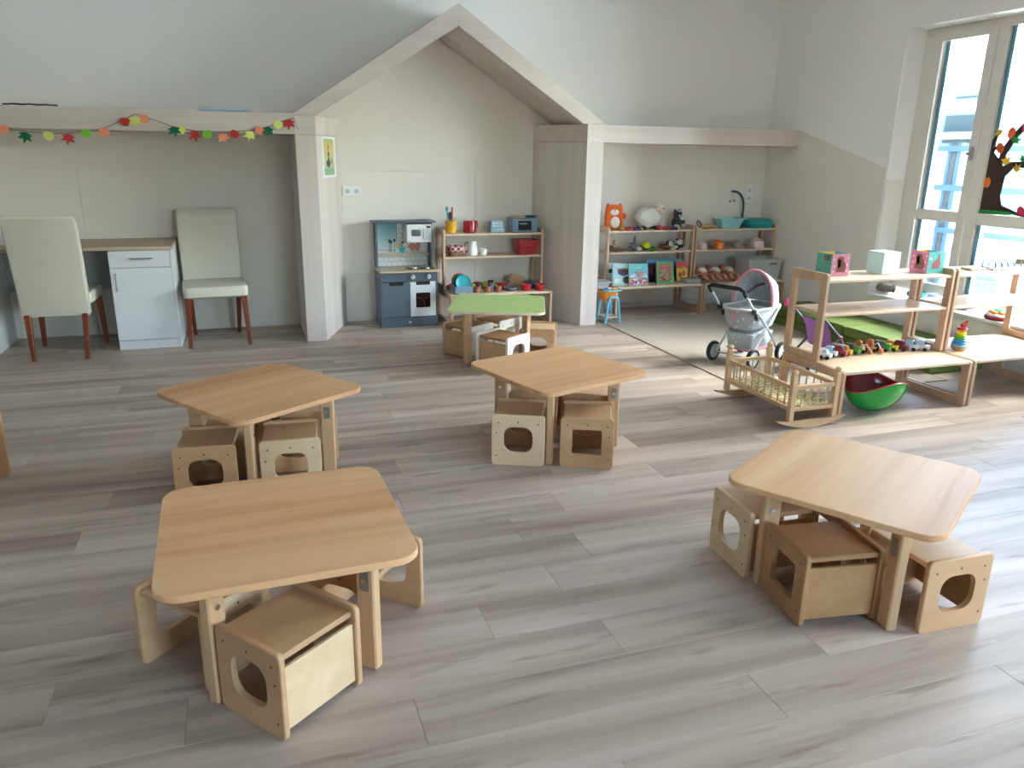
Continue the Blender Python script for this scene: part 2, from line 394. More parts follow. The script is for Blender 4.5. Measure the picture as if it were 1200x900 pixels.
# beige boards on the walls, each board its own piece
def bpanel(poly, par, M, t=0.014, d=-0.008):
    return B().plate(poly, d, d + t, M).build('wall_panel', BEIGE, par, smooth=0)
G = 0.0013
def back_panel(x0, x1, z0, z1): return bpanel([(x0 + G, z0 + G), (x1 - G, z0 + G), (x1 - G, z1 - G), (x0 + G, z1 - G)], wall_back, T(0, YB - .006, 0) @ UV_XZ)
ZSEAM = 1.335
for a, b in ((X0, -2.5), (-2.5, -1.21), (-1.21, .44)): back_panel(a, b, 0, ZSEAM); 
back_panel(X0, .44, ZSEAM, 1.64)
back_panel(.78, 2.04, 0, ZSEAM); back_panel(2.04, 2.66, 0, ZSEAM)
bpanel([(.6, ZSEAM + G), (2.82, ZSEAM + G), (2.82, 1.76), (1.703, 2.47), (.6, 1.79)], wall_back, T(0, YB - .006, 0) @ UV_XZ)
back_panel(2.96, XW, 0, ZSEAM); back_panel(2.96, XW, ZSEAM, 1.64)
MR = T(XW - .006, 0, 0) @ UV_YZ
bpanel([(5.41, 0), (YB - .006, 0), (YB - .006, ZSEAM - G), (5.41, ZSEAM - G)], wall_right, MR)
bpanel([(5.41, ZSEAM + G), (YB - .006, ZSEAM + G), (YB - .006, 1.755), (6.60, 1.755), (5.41, 1.415)], wall_right, MR)
bpanel([(YR, 0), (5.41 - G, 0), (5.41 - G, ZS - .004), (YR, ZS - .004)], wall_right, MR)
bpanel([(XW - .0, ZS + .02), (XW + .195, ZS + .02), (XW + .195, ZSEAM), (XW - .0, ZSEAM)], wall_right, T(0, 5.405, 0) @ UV_XZ, 0.005)
struct(B().box(2.99, XW - .015, YB - .03, YB - .0145, 0, .055, .003).build('baseboard_back', flat('baseboard_grey', 'c9cac8', 0.5), smooth=0))

# wooden house frame built in front of the back wall (fixed carcass = setting)
t1 = struct(B().box(X0, .418, YF, YB - .006, 1.614, 1.762, .002).build('trim_1', FRAME_H, smooth=0))
def column(n, poly, zsplit, ztop):
    o = struct(B().plate(poly, 0, zsplit - .0015).build(n, FRAME_V, smooth=0))
    B().plate(poly, zsplit + .0015, ztop).build('capital', FRAME_H, o, smooth=0)
    return o
column('trim_2', [(.42, YF), (.572, YF), (.83, YB - .008), (.41, YB - .008)], 1.612, 1.753)
column('trim_3', [(2.835, YF), (2.99, YF), (2.99, YB - .008), (2.60, YB - .008)], 1.606, 1.748)
rm = T(0, 0, 0) @ UV_XZ
struct(B().plate([(.405, 1.755), (.588, 1.755), (1.7025, 2.443), (1.7025, 2.606)], YF, YB - .008, rm).build('trim_4', FRAME_H, smooth=0))
struct(B().plate([(3.0, 1.75), (2.793, 1.75), (1.7035, 2.443), (1.7035, 2.606)], YF, YB - .008, rm).build('trim_5', FRAME_H, smooth=0))
struct(B().box(2.992, XW - .007, 6.60, YB - .006, 1.602, 1.752, .002).build('trim_6', FRAME_H, smooth=0))

# ------------------------------------------------------------------ windows
FR = flat('window_frame_beige', 'dcd9d2', 0.45, vary=0.015)
SKY_LIT_EDGE = flat('outer_frame_sky_lit', 'a6dbff', 0.4)  # blue sky light on the outer reveal, put into the colour
PANE = glass('window_glass', 'f4fbfb')
def window(name, ya, yb, lights, z0=.42, z1=2.488):
    """ya > yb: far and near ends of the opening; lights = list of (y_far, y_near, sash?)"""
    XG = 5.4
    w = struct(B().box(XG, XG + .06, yb, ya, z0, z0 + .05).build(name, FR, smooth=0))
    b = B(); b.box(XG, XG + .06, yb, ya, z1 - .04, ZT + .02)
    w.name = name
    b.build('frame_head', FR, w, smooth=0)
    edges = [ya] + [y for l in lights for y in l[:2]] + [yb]
    for i in range(0, len(edges), 2):
        if edges[i] - edges[i + 1] > .01: B().box(XG, XG + .06, edges[i + 1], edges[i], z0 + .05, z1 - .0405, .002).build('mullion', FR, w, smooth=0)
    for (yf, yn, sash) in lights:
        for (za, zb) in ((z0 + .05, 1.018), (1.106, z1 - .04)):
            B().box(XG + .03, XG + .036, yn, yf, za, zb).build('pane', PANE, w, smooth=0)
            L = B().box(XG + .037, XG + .075, yf - .034, yf, za, zb).build('sky_lit_reveal', SKY_LIT_EDGE, w, smooth=0)
        B().box(XG, XG + .06, yn, yf, 1.018, 1.106, .002).build('transom', FR, w, smooth=0)
        if sash:
            b = B(); a = .075
            b.ring([(yf + a, z0 + .02), (yf + a, z1 + .0), (yn - a, z1 + .0), (yn - a, z0 + .02)], [(yf, z0 + .09), (yf, 2.405), (yn, 2.405), (yn, z0 + .09)], XG - .014, XG, UV_YZ)
            b.box(XG - .014, XG, yn, yf, 1.03, 1.094)
            b.build('sash', FR, w, smooth=0)
            h = B().box(XG - .026, XG - .014, yn - .055, yn - .022, 1.50, 1.60, .006).build('handle', STEEL, w)
            B().cyl((XG - .05, yn - .04, 1.55), (XG - .02, yn - .04, 1.55), .014, 10).tube([(XG - .05, yn - .04, 1.55), (XG - .052, yn - .02, 1.548)], .012).build('lever', CHROME, h)
    return w
window('window_1', 5.41, 3.0, [(5.225, 4.811, True), (4.652, 3.62, False), (3.46, 3.14, False)])
window('added_window_2', 1.05, -.4, [(.87, .46, True), (.3, -.25, False)])  # out-of-view window, added to let more daylight in
SILLM = flat('sill_white', 'e2e4e4', 0.3, vary=0.01)
w3 = struct(B().ring([(1.6, .8), (3.8, .8), (3.8, 2.5), (1.6, 2.5)], [(1.67, .87), (3.73, .87), (3.73, 2.43), (1.67, 2.43)], YR - .12, YR - .05, UV_XZ).build('added_window_3', FR, smooth=0))  # unseen window added behind the camera to brighten the room
for xx in (2.7,): B().box(xx - .035, xx + .035, YR - .12, YR - .05, .87, 2.43).build('mullion', FR, w3, smooth=0)
for xa, xb in ((1.67, 2.665), (2.735, 3.73)): B().box(xa, xb, YR - .09, YR - .084, .87, 2.43).build('pane', PANE, w3, smooth=0)
s1 = struct(B().box(XW - .035, 5.402, 3.0, 5.408, ZS + .001, ZS + .026, .004).build('trim_7', SILLM, smooth=0))
s2 = struct(B().box(XW - .035, 5.402, -.4, 1.05, ZS + .001, ZS + .026, .004).build('trim_8', SILLM, smooth=0))
ZSILL = ZS + .0275
# double sockets
def socket(x, z, label, vert):
    n = thing('wall_socket', label, 'socket', (x, YB - .0145, z))
    B().box(-.083, .083, -.012, 0, -.042, .042, .004, RY(90) if vert else I4).build('cover', WPLAS, n)
    for s in (-1, 1):
        M = T(0, -.012, s * .04) if vert else T(s * .04, -.012, 0)
        q = B().ring(circ(.026), circ(.02), -.004, .0, M @ UV_XZ).build('outlet', WPLAS, n)
        B().cyl((-.009, 0, 0), (-.009, -.002, 0), .003, 6, M=M).cyl((.009, 0, 0), (.009, -.002, 0), .003, 6, M=M).cyl((0, .001, 0), (0, -.0006, 0), .019, 14, M=M).build('holes', flat('socket_shade', 'b9bcbd', .5), q)
p = PY(412, 224, YB); socket(p.x, p.z, 'white double wall socket beside the toy kitchen', False)
p = PY(876, 227.5, YB); socket(p.x, p.z, 'white upright double wall socket above the doll shelf corner', True)

# ------------------------------------------------------------------ outside the window
OW = flat('outside_render', 'eef0ee', 0.9, vary=0.02)
g = struct(B().box(5.5, 40, -30, 40, -.9, -.6).build('ground', flat('pale_paving', 'cfd0cc', 0.9, vary=.06), smooth=0))
h = thing('neighbour_building', 'white rendered building seen through the window', 'building', (17, 14, -.6))
B().box(0, 6, -12, 16, 0, 6.3).build('wall', OW, h, smooth=0)
def outwin(px0, py0, px1, py1):
    a = PX(px0, py0, 17); c = PX(px1, py1, 17)
    f = B().box(-.06, .02, c.y - 14, a.y - 14, c.z + .6, a.z + .6).build('window', flat('outside_frame', '566e77', .5), h, smooth=0)
    B().box(-.075, -.06, c.y - 14 + .1, a.y - 14 - .1, c.z + .68, a.z + .52).build('pane', flat('outside_pane', '12231f', .6), f, smooth=0)
outwin(1108, 132, 1152, 172); outwin(1120, 110, 1152, 118)
B().box(-.5, 0, -3.0, 3.4, 2.6, 2.75).build('canopy', flat('outside_canopy', '8fa3ab', .7), h, smooth=0)
ST = flat('blue_painted_steel', '0d2d47', 0.4)
STD = flat('dark_painted_steel', '060b12', 0.4)
r = thing('steel_fence', 'blue steel fence with paired posts outside the window', 'fence', (7.2, 6.3, -.6))
def rail_pt(x, y): q = PX(x, y, 7.2); return q.y - 6.3, q.z + .6
for (ya_, yb_) in ((171, 177.5), (216, 223), (266, 272)):
    u0, v0 = rail_pt(1098, ya_); u1, v1 = rail_pt(1098, yb_)
    B().box(-.02, .02, -1.9, .02 + u0, v1, v0).build('rail', ST, r, smooth=0)
for px_, mt, w_ in ((1112, ST, .05), (1117, STD, .07), (1123, ST, .05)):
    u0, v0 = rail_pt(px_, 172)
    B().box(.02, .08, u0 - w_ / 2, u0 + w_ / 2, 0, v0 + .04).build('post', mt, r, smooth=0)
for k in range(3):
    B().box(.03, .07, -1.0 - .42 * k, -.95 - .42 * k, 0, 1.75).build('post', ST, r, smooth=0)
a = PX(1172, 112, 8.0); c = PX(1196, 250, 8.0)
pl_ = thing('concrete_pillar', 'pale blue-grey pillar outside beyond the paper tree', 'pillar', (8.0, (a.y + c.y) / 2, -.6))
B().box(0, .25, -.14, .14, 0, a.z + .6, .01).build('shaft', flat('pillar_paint', '5f8797', .8), pl_, smooth=0)
B().box(-.05, .3, -.2, .2, 0, .8, .01).build('plinth', flat('pillar_base', '4c5658', .8), pl_, smooth=0)

# ------------------------------------------------------------------ rug
RUG = flat('rug_loop_pile', '9a9187', 0.95, bump=0.8, bscale=150, vary=0.22)
rug = thing('floor_rug', 'large beige rug with bound edge in the doll corner', 'rug', (3.87, 5.24, 0))
B().plate(rrect(1.53, 2.5, .01), .0005, .008, bev=.002).build('pile', RUG, rug, smooth=0)
B().ring(rrect(1.552, 2.522, .014), rrect(1.53, 2.5, .01), .0005, .0085).build('binding', flat('rug_binding', 'a89a86', .9), rug, smooth=0)

# ================================================================== TABLES AND CUBE STOOLS
def make_table(label, x, y, rz, green=False):
    t = thing('square_table', label, 'table', (x, y, 0), rz, 'square children tables')
    TT = .42
    if green:
        B().plate(rrect(.70, .70, .07, k=6), TT - .022, TT - .002, bev=.003).build('tabletop', wood('beech_edge', 'd9c9ae', 'e2d5bd', 'ebe0cc', (3, 3, 3), .5), t)
        B().plate(rrect(.692, .692, .067, k=6), TT - .002, TT).build('laminate_face', flat('lime_laminate', 'abc87c', 0.35, vary=.02), t)
    else:
        B().plate(rrect(.70, .70, .075, k=6), TT - .022, TT, bev=.003).build('tabletop', BEECH_TOP, t)
    for sx in (-1, 1):
        for sy in (-1, 1):
            a = math.degrees(math.atan2(sy, sx)); M = T(sx * .214, sy * .214, 0) @ RZ(a)
            l = B().box(-.031, .031, -.018, .018, 0, TT - .022, .005, M).build('leg', BEECH, t, smooth=0)
            s = 1
            br = B().box(-.012, .014, s * -.0185 - (.003 if s > 0 else 0), s * -.0185 + (.003 if s < 0 else 0), TT - .152, TT - .092, 0, M).build('bracket', STEEL, l, smooth=0)
            B().cyl((0, -.0225, TT - .122), (0, -.0178, TT - .122), .0085, 10, M=M).cyl((0, .0178, TT - .122), (0, .0225, TT - .122), .0085, 10, M=M).build('bolts', CHROME, l)
    return t
make_table('square beech table with flecked edge, three cube stools pushed under it', .041, 2.2415, 2.0)
make_table('square beech table standing nearest the desk and the cream chairs', .012, 3.675, 33)
make_table('square beech table standing just in front of the green-topped table', 1.51, 3.65, 17.5)
make_table('square beech table standing nearest the rocking cradle', 1.997, 2.015, 32.3)
make_table('square table with a lime green laminate top', 1.765, 5.47, -20.7, True)

def make_stool(label, group, x, y, rz, mats=(PLY_M, PLY_M), seat=PLY_S, board=PLY_M, side=-1, sq=(False, False)):
    """two square side panels with a cut-out, a seat board and one closing board (side = -1: towards local -y)"""
    t = thing('cube_stool', label, 'stool', (x, y, 0), rz, group)
    P = .265
    for i, s in enumerate((-1, 1)):
        b = B(); lo = rrect(P, P, .02, 0, P / 2)
        li = rrect(.145, .132, .008 if sq[i] else .045, .0, .137)
        b.ring(lo, li, s * .135 - .0095, s * .135 + .0095, UV_YZ, .003)
        pn = b.build('side_panel', mats[i], t)
        sc = B()
        for (u, v) in ((-.098, .222), (.0, .228), (.098, .222), (side * .108, .17), (side * .108, .05)):
            sc.cyl((s * .1443, u, v), (s * .1452, u, v), .0042, 8)
        stuff(sc.build('screws', DARKGAP, pn))
    B().box(-.1255, .1255, -.118, .122, .232, .251, .004).build('seat', seat, t, smooth=0)
    B().box(-.1255, .1255, min(side * .122, side * .106), max(side * .122, side * .106), .022, .212, .003).build('closing_board', board, t, smooth=0)
    return t
gA, gB, gC, gD, gG = 'stools at the flecked table', 'stools at the table near the desk', 'stools at the table before the green one', 'stools at the table near the cradle', 'stools at the green table'
make_stool('plywood cube stool with a pale closing board, tucked under the flecked table', gA, .031, 1.968, 37.5, (PLY_M, PLY_M), PLY_S, PLY_L)
make_stool('plywood cube stool with its open side out, under the flecked table', gA, -.204, 2.236, -45.5, (PLY_M, PLY_L), PLY_S, PLY_M, 1)
make_stool('plywood cube stool back to back with the pale-board stool under the flecked table', gA, .29, 2.281, 47.7, (PLY_D, PLY_M), PLY_S, PLY_M, 1)
make_stool('mid-brown cube stool beside the paler-panelled one, under the table nearest the desk', gB, -.228, 3.523, 84, (PLY_M, PLY_M), PLY_S, PLY_D, 1)
make_stool('cube stool with a paler side panel, under the table nearest the desk', gB, .129, 3.504, 85, (PLY_L, PLY_M), PLY_S, PLY_D, 1)
make_stool('cube stool behind the mid-brown stool, under the table nearest the desk', gB, -.10, 3.87, 84, (PLY_M, PLY_M), PLY_L, PLY_M, 1)
make_stool('cube stool behind the paler-panelled stool, under the table nearest the desk', gB, .238, 3.87, 86, (PLY_M, PLY_M), PLY_L, PLY_M, 1)
make_stool('birch cube stool with rounded cut-out, under the table before the green one', gC, 1.262, 3.521, 66, (PLY_L, PLY_M), PLY_S, PLY_M, 1)
make_stool('birch cube stool with square cut-out, under the table before the green one', gC, 1.578, 3.388, 65, (PLY_M, PLY_M), PLY_S, PLY_M, -1, (True, False))
make_stool('cube stool behind the rounded cut-out one, under the table before the green one', gC, 1.462, 3.872, 68, (PLY_M, PLY_M), PLY_L, PLY_M, 1)
make_stool('cube stool behind the square cut-out one, under the table before the green one', gC, 1.752, 3.742, 55, (PLY_M, PLY_M), PLY_L, PLY_M, 1)
make_stool('cube stool with rounded cut-out facing the other beech tables, under table nearest cradle', gD, 1.803, 2.24, -3.7, (PLY_L, PLY_M), PLY_S, PLY_M, -1)
make_stool('brown cube stool with square cut-out, under the table nearest the cradle', gD, 1.80, 1.908, -8.4, (PLY_D, PLY_D), PLY_D, PLY_D, -1, (True, False))
make_stool('cube stool standing half out from under the table nearest the cradle', gD, 2.128, 1.787, 88.3, (PLY_M, PLY_M), PLY_L, PLY_D, -1)
make_stool('cube stool hidden deepest under the table nearest the cradle', gD, 2.124, 2.104, -6, (PLY_M, PLY_M), PLY_L, PLY_M, -1)
WPLY = flat('white_laminate_ply', 'e4e0d4', .45, vary=.02)
make_stool('plain plywood cube stool nearest the toy kitchen, under the green table', gG, 1.554, 5.56, -58, (PLY_M, WPLY), PLY_D, PLY_M, -1)
make_stool('cube stool with white side panels, at the open side of the green table', gG, 1.70, 5.15, -56, (WPLY, WPLY), PLY_D, PLY_M, -1)
make_stool('plywood cube stool nearest the rug, under the green table', gG, 2.04, 5.33, 65.5, (PLY_M, PLY_M), PLY_L, PLY_M, -1)
make_stool('cube stool with one white panel, nearest the play-food shelf under green table', gG, 1.845, 5.72, -61, (PLY_M, WPLY), PLY_D, PLY_M, -1)

# ================================================================== SHELF UNITS
def shelf_unit(label, x0, x1, yf, yu, yb, rz=0.0, zb=.3018, zm=.5988, zt=.8038, zh=.842, cut=.05):
    cx, cy = (x0 + x1) / 2, (yf + yb) / 2
    t = thing('shelf_unit', label, 'shelf', (cx, cy, 0), rz, 'low open beech shelf units')
    hw = (x1 - x0) / 2; f, u, b = yf - cy, yu - cy, yb - cy; th = .022
    for s in (-1, 1):
        w0, w1 = sorted((s * hw, s * (hw - th)))
        lo = rrect(b - f, zb, .018, (f + b) / 2, zb / 2); li = rrect(b - f - .11, zb - .105, .01, (f + b) / 2, zb / 2 + .002)
        B().ring(lo, li, w0, w1, UV_YZ, .003).build('lower_frame', SHELFV, t)
        lo = rrect(b - u, zh - zb - .002, .016, (u + b) / 2, (zh + zb) / 2 + .001); li = rrect(b - u - .1, zh - zb - .1, .01, (u + b) / 2, (zh + zb) / 2 - .006)
        B().ring(lo, li, w0, w1, UV_YZ, .003).build('upper_frame', SHELFV, t)
    i = hw - th - .0005
    B().box(-i, i, f + .004, b - .004, zb - .02, zb, .003).build('bench_board', SHELFW, t, smooth=0)
    B().box(-i, i, u + .006, b - .006, zm - .018, zm, .003).build('shelf_board', SHELFW, t, smooth=0)
    B().box(-i, i, u + .006, b - .006, zt - .018, zt, .003).build('shelf_board', SHELFW, t, smooth=0)
    return t
ZBN, ZMD, ZTP = .303, .60, .805
shelf_unit('low beech shelf with play food and pans beside the toy kitchen', 1.66, 2.615, 6.50, 6.755, 7.03)
shelf_unit('low beech shelf with plush toys and picture books', 3.27, 4.218, 6.52, 6.755, 7.03)
shelf_unit('low beech shelf with dolls, potties and teal bathtub in the wall corner', 4.232, 5.182, 6.52, 6.755, 7.03)
shelf_unit('low beech shelf with the row of toy vehicles and three cubes', 3.245, 4.238, 3.478, 3.715, 4.04)
shelf_unit('low beech shelf with the ring stacker, in front of the window', 4.256, 5.158, 3.478, 3.715, 4.04)
t = thing('wooden_frame_chair', 'wooden side frame of furniture cut off by the picture edge', 'chair', (-1.285, 3.8, 0), 0)
for yy in (-.16, .16):
    B().ring(rrect(.30, .37, .02, 0, .185), rrect(.2, .13, .02, 0, .255), yy - .011, yy + .011, UV_XZ, .003).build('side_frame', PLY_D, t)  # dark ply tone stands in for shade on the frame faces
B().box(-.14, .14, -.149, .149, .24, .262, .004).build('seat', SHELFW, t, smooth=0)
B().box(-.14, -.12, -.149, .149, .28, .36, .004).build('backrest', SHELFW, t, smooth=0)

# ================================================================== LEFT NICHE: DESK, CABINET, CHAIRS, GARLAND
WLAM = flat('white_laminate', 'd9dddf', 0.35, vary=.01)
DESKW = wood('oak_desk_laminate', 'a8937c', 'b9a58e', 'c6b49f', (1.0, 14, 14), .45, .8)
d = thing('writing_desk', 'long desk with oak-look top on white panels in the left niche', 'desk', (-1.17, 6.72, 0))
B().box(-1.6, .64, -.30, .33, .762, .789, .003).build('desktop', DESKW, d, smooth=0)
B().box(-.655, -.632, -.27, .32, 0, .761, .001).build('side_panel', WLAM, d, smooth=0)
B().box(-.63, .185, .29, .308, .39, .761, .001).build('modesty_panel', flat('grey_laminate', 'aab1b5', .4), d, smooth=0)
c = thing('drawer_cabinet', 'white desk cabinet with one drawer above one door', 'cabinet', (-.757, 6.72, 0))
b = B(); b.box(-.223, -.205, -.265, .31, 0, .761); b.box(.205, .223, -.282, .31, 0, .761); b.box(-.205, .205, -.262, .30, .07, .088); b.box(-.205, .205, .29, .308, .07, .761); b.box(-.205, .205, -.262, .3, .74, .761)
c2 = B().box(-.222, .204, -.262, .308, .072, .76, .001).build('body', WLAM, c, smooth=0)
B().box(.2045, .223, -.284, .31, 0, .761, .001).build('side_panel', WLAM, c, smooth=0)
B().box(-.222, .204, -.275, -.255, 0, .07, .001).build('plinth', WLAM, c, smooth=0)
dr = B().box(-.2215, .2035, -.283, -.263, .632, .757, .0015).build('drawer', WLAM, c, smooth=0)
B().tube([(-.075, -.284, .70), (-.075, -.305, .70), (.075, -.305, .70), (.075, -.284, .70)], .0055).build('handle', STEEL, dr)
do = B().box(-.2215, .2035, -.283, -.263, .074, .628, .0015).build('door', WLAM, c, smooth=0)
B().tube([(-.185, -.284, .585), (-.185, -.305, .585), (-.185, -.305, .46), (-.185, -.284, .46)], .0055).build('handle', STEEL, do)

LEATH = flat('cream_leatherette', 'cfcabb', 0.42, bump=.15, bscale=150, vary=.03)
CHERRY = wood('cherry_legs', '5a2a18', '74371f', '894628', (14, 14, 1.5), .35, .8)
def dining_chair(label, x, y, rz):
    """faces local -y"""
    t = thing('dining_chair', label, 'chair', (x, y, 0), rz, 'cream high-back chairs')
    def lp(cx, cy, w, h, z, r): return [(px, py, z) for px, py in rrect(w, h, r, cx, cy, 4)]
    B().loft([lp(0, -.01, .44, .42, .388, .03), lp(0, -.01, .475, .455, .40, .04), lp(0, -.01, .478, .458, .455, .04), lp(0, -.01, .462, .44, .474, .04), lp(0, -.01, .40, .38, .482, .03)]).build('seat', LEATH, t)
    L = []
    for z, yy, w, th in ((.315, .205, .43, .05), (.335, .205, .452, .066), (.48, .215, .455, .07), (.75, .255, .465, .066), (.97, .31, .47, .058), (1.02, .322, .462, .05), (1.034, .325, .44, .03)):
        L.append([(px, py + yy, z) for px, py in rrect(w, th, .018, 0, 0, 3)])
    B().loft(L).build('backrest', LEATH, t)
    for s in (-1, 1):
        B().loft([[(px + s * .222, py - .215, 0) for px, py in rrect(.028, .028, .003, k=1)], [(px + s * .205, py - .2, .395) for px, py in rrect(.044, .044, .003, k=1)]]).build('leg', CHERRY, t, smooth=0)
        B().loft([[(px + s * .175, py + .275, 0) for px, py in rrect(.028, .03, .003, k=1)], [(px + s * .19, py + .205, .39) for px, py in rrect(.044, .044, .003, k=1)]]).build('leg', CHERRY, t, smooth=0)
    return t
dining_chair('cream leatherette high-back chair pulled up to the desk, its back to the room', -1.335, 6.52, 180 - 2)
dining_chair('cream leatherette high-back chair standing against the wall beside the drawer cabinet', -.262, 6.59, 4)

# pencil pots at the desk's visible end
pc = PY(2, 280, 6.72)
t = thing('pencil_cup', 'white cup full of pencils on the desk', 'pencil cup', (pc.x + .012, 6.72, .79))
B().loft([[(x, y, z) for x, y in rrect(.075, .075, .015)] for z in (0, .11)]).build('cup', WPLAS, t)
for i, (cx, cy, col) in enumerate(((-.02, .0, '7b2138'), (.0, .015, '2c4a2e'), (.015, -.01, 'c9a24a'), (-.01, -.02, 'a03a4a'), (.022, .012, '3b3238'))):
    B().cyl((cx, cy, .02), (cx * 2.2, cy * 2, .165 + .01 * (i % 3)), .0042, 6).build('pencil', flat('pencil_%s' % col, col, .5), t)
t = thing('pencil_pot', 'dark red pot of pencils beside the white cup on the desk', 'pencil pot', (pc.x + .085, 6.735, .79))
B().lathe([(.03, 0), (.032, .09), (.029, .09), (.027, .01)], 14).build('pot', flat('maroon_pot', '6b3440', .5), t)
for i, (cx, cy, col) in enumerate(((-.01, .0, 'b5424a'), (.01, .01, 'd9c9a0'), (.0, -.012, '8b6a3a'))):
    B().cyl((cx, cy, .012), (cx * 2, cy * 2, .15), .004, 6).build('pencil', flat('pencil_%s' % col, col, .5), t)

# autumn garland
YG = YF - .012
g = thing('autumn_garland', 'string garland of felt leaves and apples along the left beam', 'garland', (0, 0, 0))
sp = [(-8, 150), (4, 150.5), (30, 154), (57, 156.5), (80, 156), (101, 154), (122, 150), (146, 140), (158, 133.5), (168, 136), (185, 142), (204, 149), (227, 153), (261, 154.5), (293, 153), (314, 148.5), (326, 144), (338, 140.5), (343.5, 138)]
P3 = [PY(x, y, YG) for x, y in sp]
B().tube(P3, .0022, 5).build('string', flat('jute_string', '5e4c3a', .9), g)
B().tube([P3[-1], P3[-1] + Vector((.012, 0, -.03)), P3[-1] + Vector((.03, -.004, -.085))], .0018, 5).build('string_end', MATS['jute_string'], g)
def maple(r):
    out = []
    prof = [(90, 1.1), (78, .72), (66, .52), (48, .74), (36, 1.05), (26, .72), (14, .5), (2, .62), (-8, .82), (-22, .55), (-50, .42), (-90, .4)]
    for a, k in prof: out.append((r * k * math.cos(math.radians(a)), r * k * math.sin(math.radians(a))))
    for a, k in reversed(prof[1:-1]): out.append((-r * k * math.cos(math.radians(a)), r * k * math.sin(math.radians(a))))
    return out
def apple(r):
    out = []
    for i in range(18):
        a = 2 * PI * i / 18 + PI / 2; k = 1 - .22 * max(0, math.sin(a)) ** 12
        out.append((r * k * math.cos(a), r * .92 * k * math.sin(a)))
    return out
FELT = {k: flat('felt_' + k, c, .95, bump=.2, bscale=300) for k, c in dict(sal='e48d6b', grn='14694a', pale='cbd874', red='b3352f', lime='74b637', org='e2762c', yel='e9bd2e').items()}
for i, (x, y, k, c) in enumerate([(4, 151.5, 'a', 'sal'), (30, 158.5, 'm', 'grn'), (57, 159, 'a', 'pale'), (80, 160.5, 'm', 'red'), (101, 156, 'a', 'lime'), (122, 153.5, 'm', 'sal'), (146.5, 142.5, 'a', 'red'), (158, 140, 'm', 'pale'), (168.5, 139, 'a', 'sal'),
        (204, 151.5, 'm', 'grn'), (211.5, 152.2, 'a', 'pale'), (227.5, 157, 'm', 'red'), (243, 157, 'a', 'lime'), (261, 159.5, 'm', 'sal'), (275, 156.8, 'a', 'red'), (293, 157, 'm', 'pale'), (304.5, 152.8, 'a', 'sal'), (314.5, 152, 'm', 'grn'), (326, 145.8, 'a', 'pale'), (338.5, 143.2, 'm', 'red')]):
    q = PY(x, y, YG - .004 - .003 * (i % 2)); rot = (i * 37 % 40) - 20
    B().plate(maple(.053) if k == 'm' else apple(.034), -.0015, .0015, UV_XZ @ I4).build('felt_leaf' if k == 'm' else 'felt_apple', FELT[c], g, M=T(*q) @ RY(rot + (180 if k == 'm' else 0)), smooth=0)

# things lying on the left beam
q0 = PY(3, 121, 6.40); q1 = PY(66, 124, 6.40)
t = B().tube([(q0.x + (q1.x - q0.x) * i / 12 - q0.x, .03 * math.sin(i * 1.7), .007 + .003 * abs(math.sin(i * 2.3))) for i in range(13)], .006, 6).build('cable', BLACK, loc=(q0.x, 6.40, 1.7635))
tag(t, 'black cable lying along the top of the left beam', 'cable')
q0 = PY(232, 128, 6.45); q1 = PY(293, 131.5, 6.45)
t = tag(B().box(0, q1.x - q0.x, -.08, .10, 0, .022, .003).build('paper_folder', flat('pale_blue_card', '9db4cc', .7), loc=(q0.x, 6.46, 1.7635), smooth=0), 'flat pale blue folder lying on the left beam', 'folder')

# painting on the left column's splayed face
e0, e1 = Vector((.572, YF, 0)), Vector((.83, YB - .008, 0)); ed = (e1 - e0).normalized(); en = Vector((ed.y, -ed.x, 0))
mp_ = Matrix(((ed.x, en.x, 0, 0), (ed.y, en.y, 0, 0), (0, 0, 1, 0), (0, 0, 0, 1)))
def on_col(x, y):
    v = ray(x, y); dd = e0 - C0; k = dd.dot(en) / v.dot(en); h_ = C0 + v * k; return (h_ - e0).dot(ed), h_.z
(u0, z0), (u1, z1) = on_col(375.8, 159.5), on_col(394, 207)
t = thing('painting', 'small child painting on white paper, taped to the left column', 'picture', e0 + ed * ((u0 + u1) / 2) + en * .001 + Vector((0, 0, z1)))
t.rotation_euler.z = math.atan2(ed.y, ed.x)
w_, h_ = (u1 - u0), z0 - z1
B().box(-w_ / 2, w_ / 2, -.0015, 0, 0, h_).build('paper', flat('paper_white', 'dfe6ea', .8), t, smooth=0)
B().box(-w_ * .36, w_ * .36, -.0022, -.0015, h_ * .06, h_ * .95).build('picture', vgrad('painting_wash', [(0, '8fae86'), (.14, '6fa77f'), (.25, 'a9b98f'), (.4, 'c3c3a0'), (.65, 'cbbd7e'), (.85, 'c9b56a'), (1, 'a9b98a')], 2, h_ * .06, h_ * .95), t, smooth=0)
ink = flat('ink_figure', '4d4a48', .8); pm_ = T(-w_ * .04, 0, 0) @ UV_XZ
B().plate([(w_ * u, h_ * v) for u, v in ((-.16, .30), (-.02, .24), (.1, .30), (.12, .38), (.05, .44), (.03, .52), (.05, .60), (-.02, .66), (-.07, .60), (-.04, .50), (-.08, .43), (-.18, .40))], -.003, -.0022, pm_).build('painted_figure', ink, t, smooth=0)
B().plate([(w_ * u, h_ * v) for u, v in ((-.06, .68), (.02, .68), (.03, .74), (-.01, .84), (-.05, .75))], -.003, -.0022, pm_).build('painted_hat', flat('ink_rust', 'b0703c', .8), t, smooth=0)
B().plate([(w_ * u, h_ * v) for u, v in ((.16, .34), (.26, .33), (.28, .42), (.2, .52), (.17, .44))], -.003, -.0022, pm_).build('painted_figure', flat('ink_tan', '9a8a6a', .8), t, smooth=0)

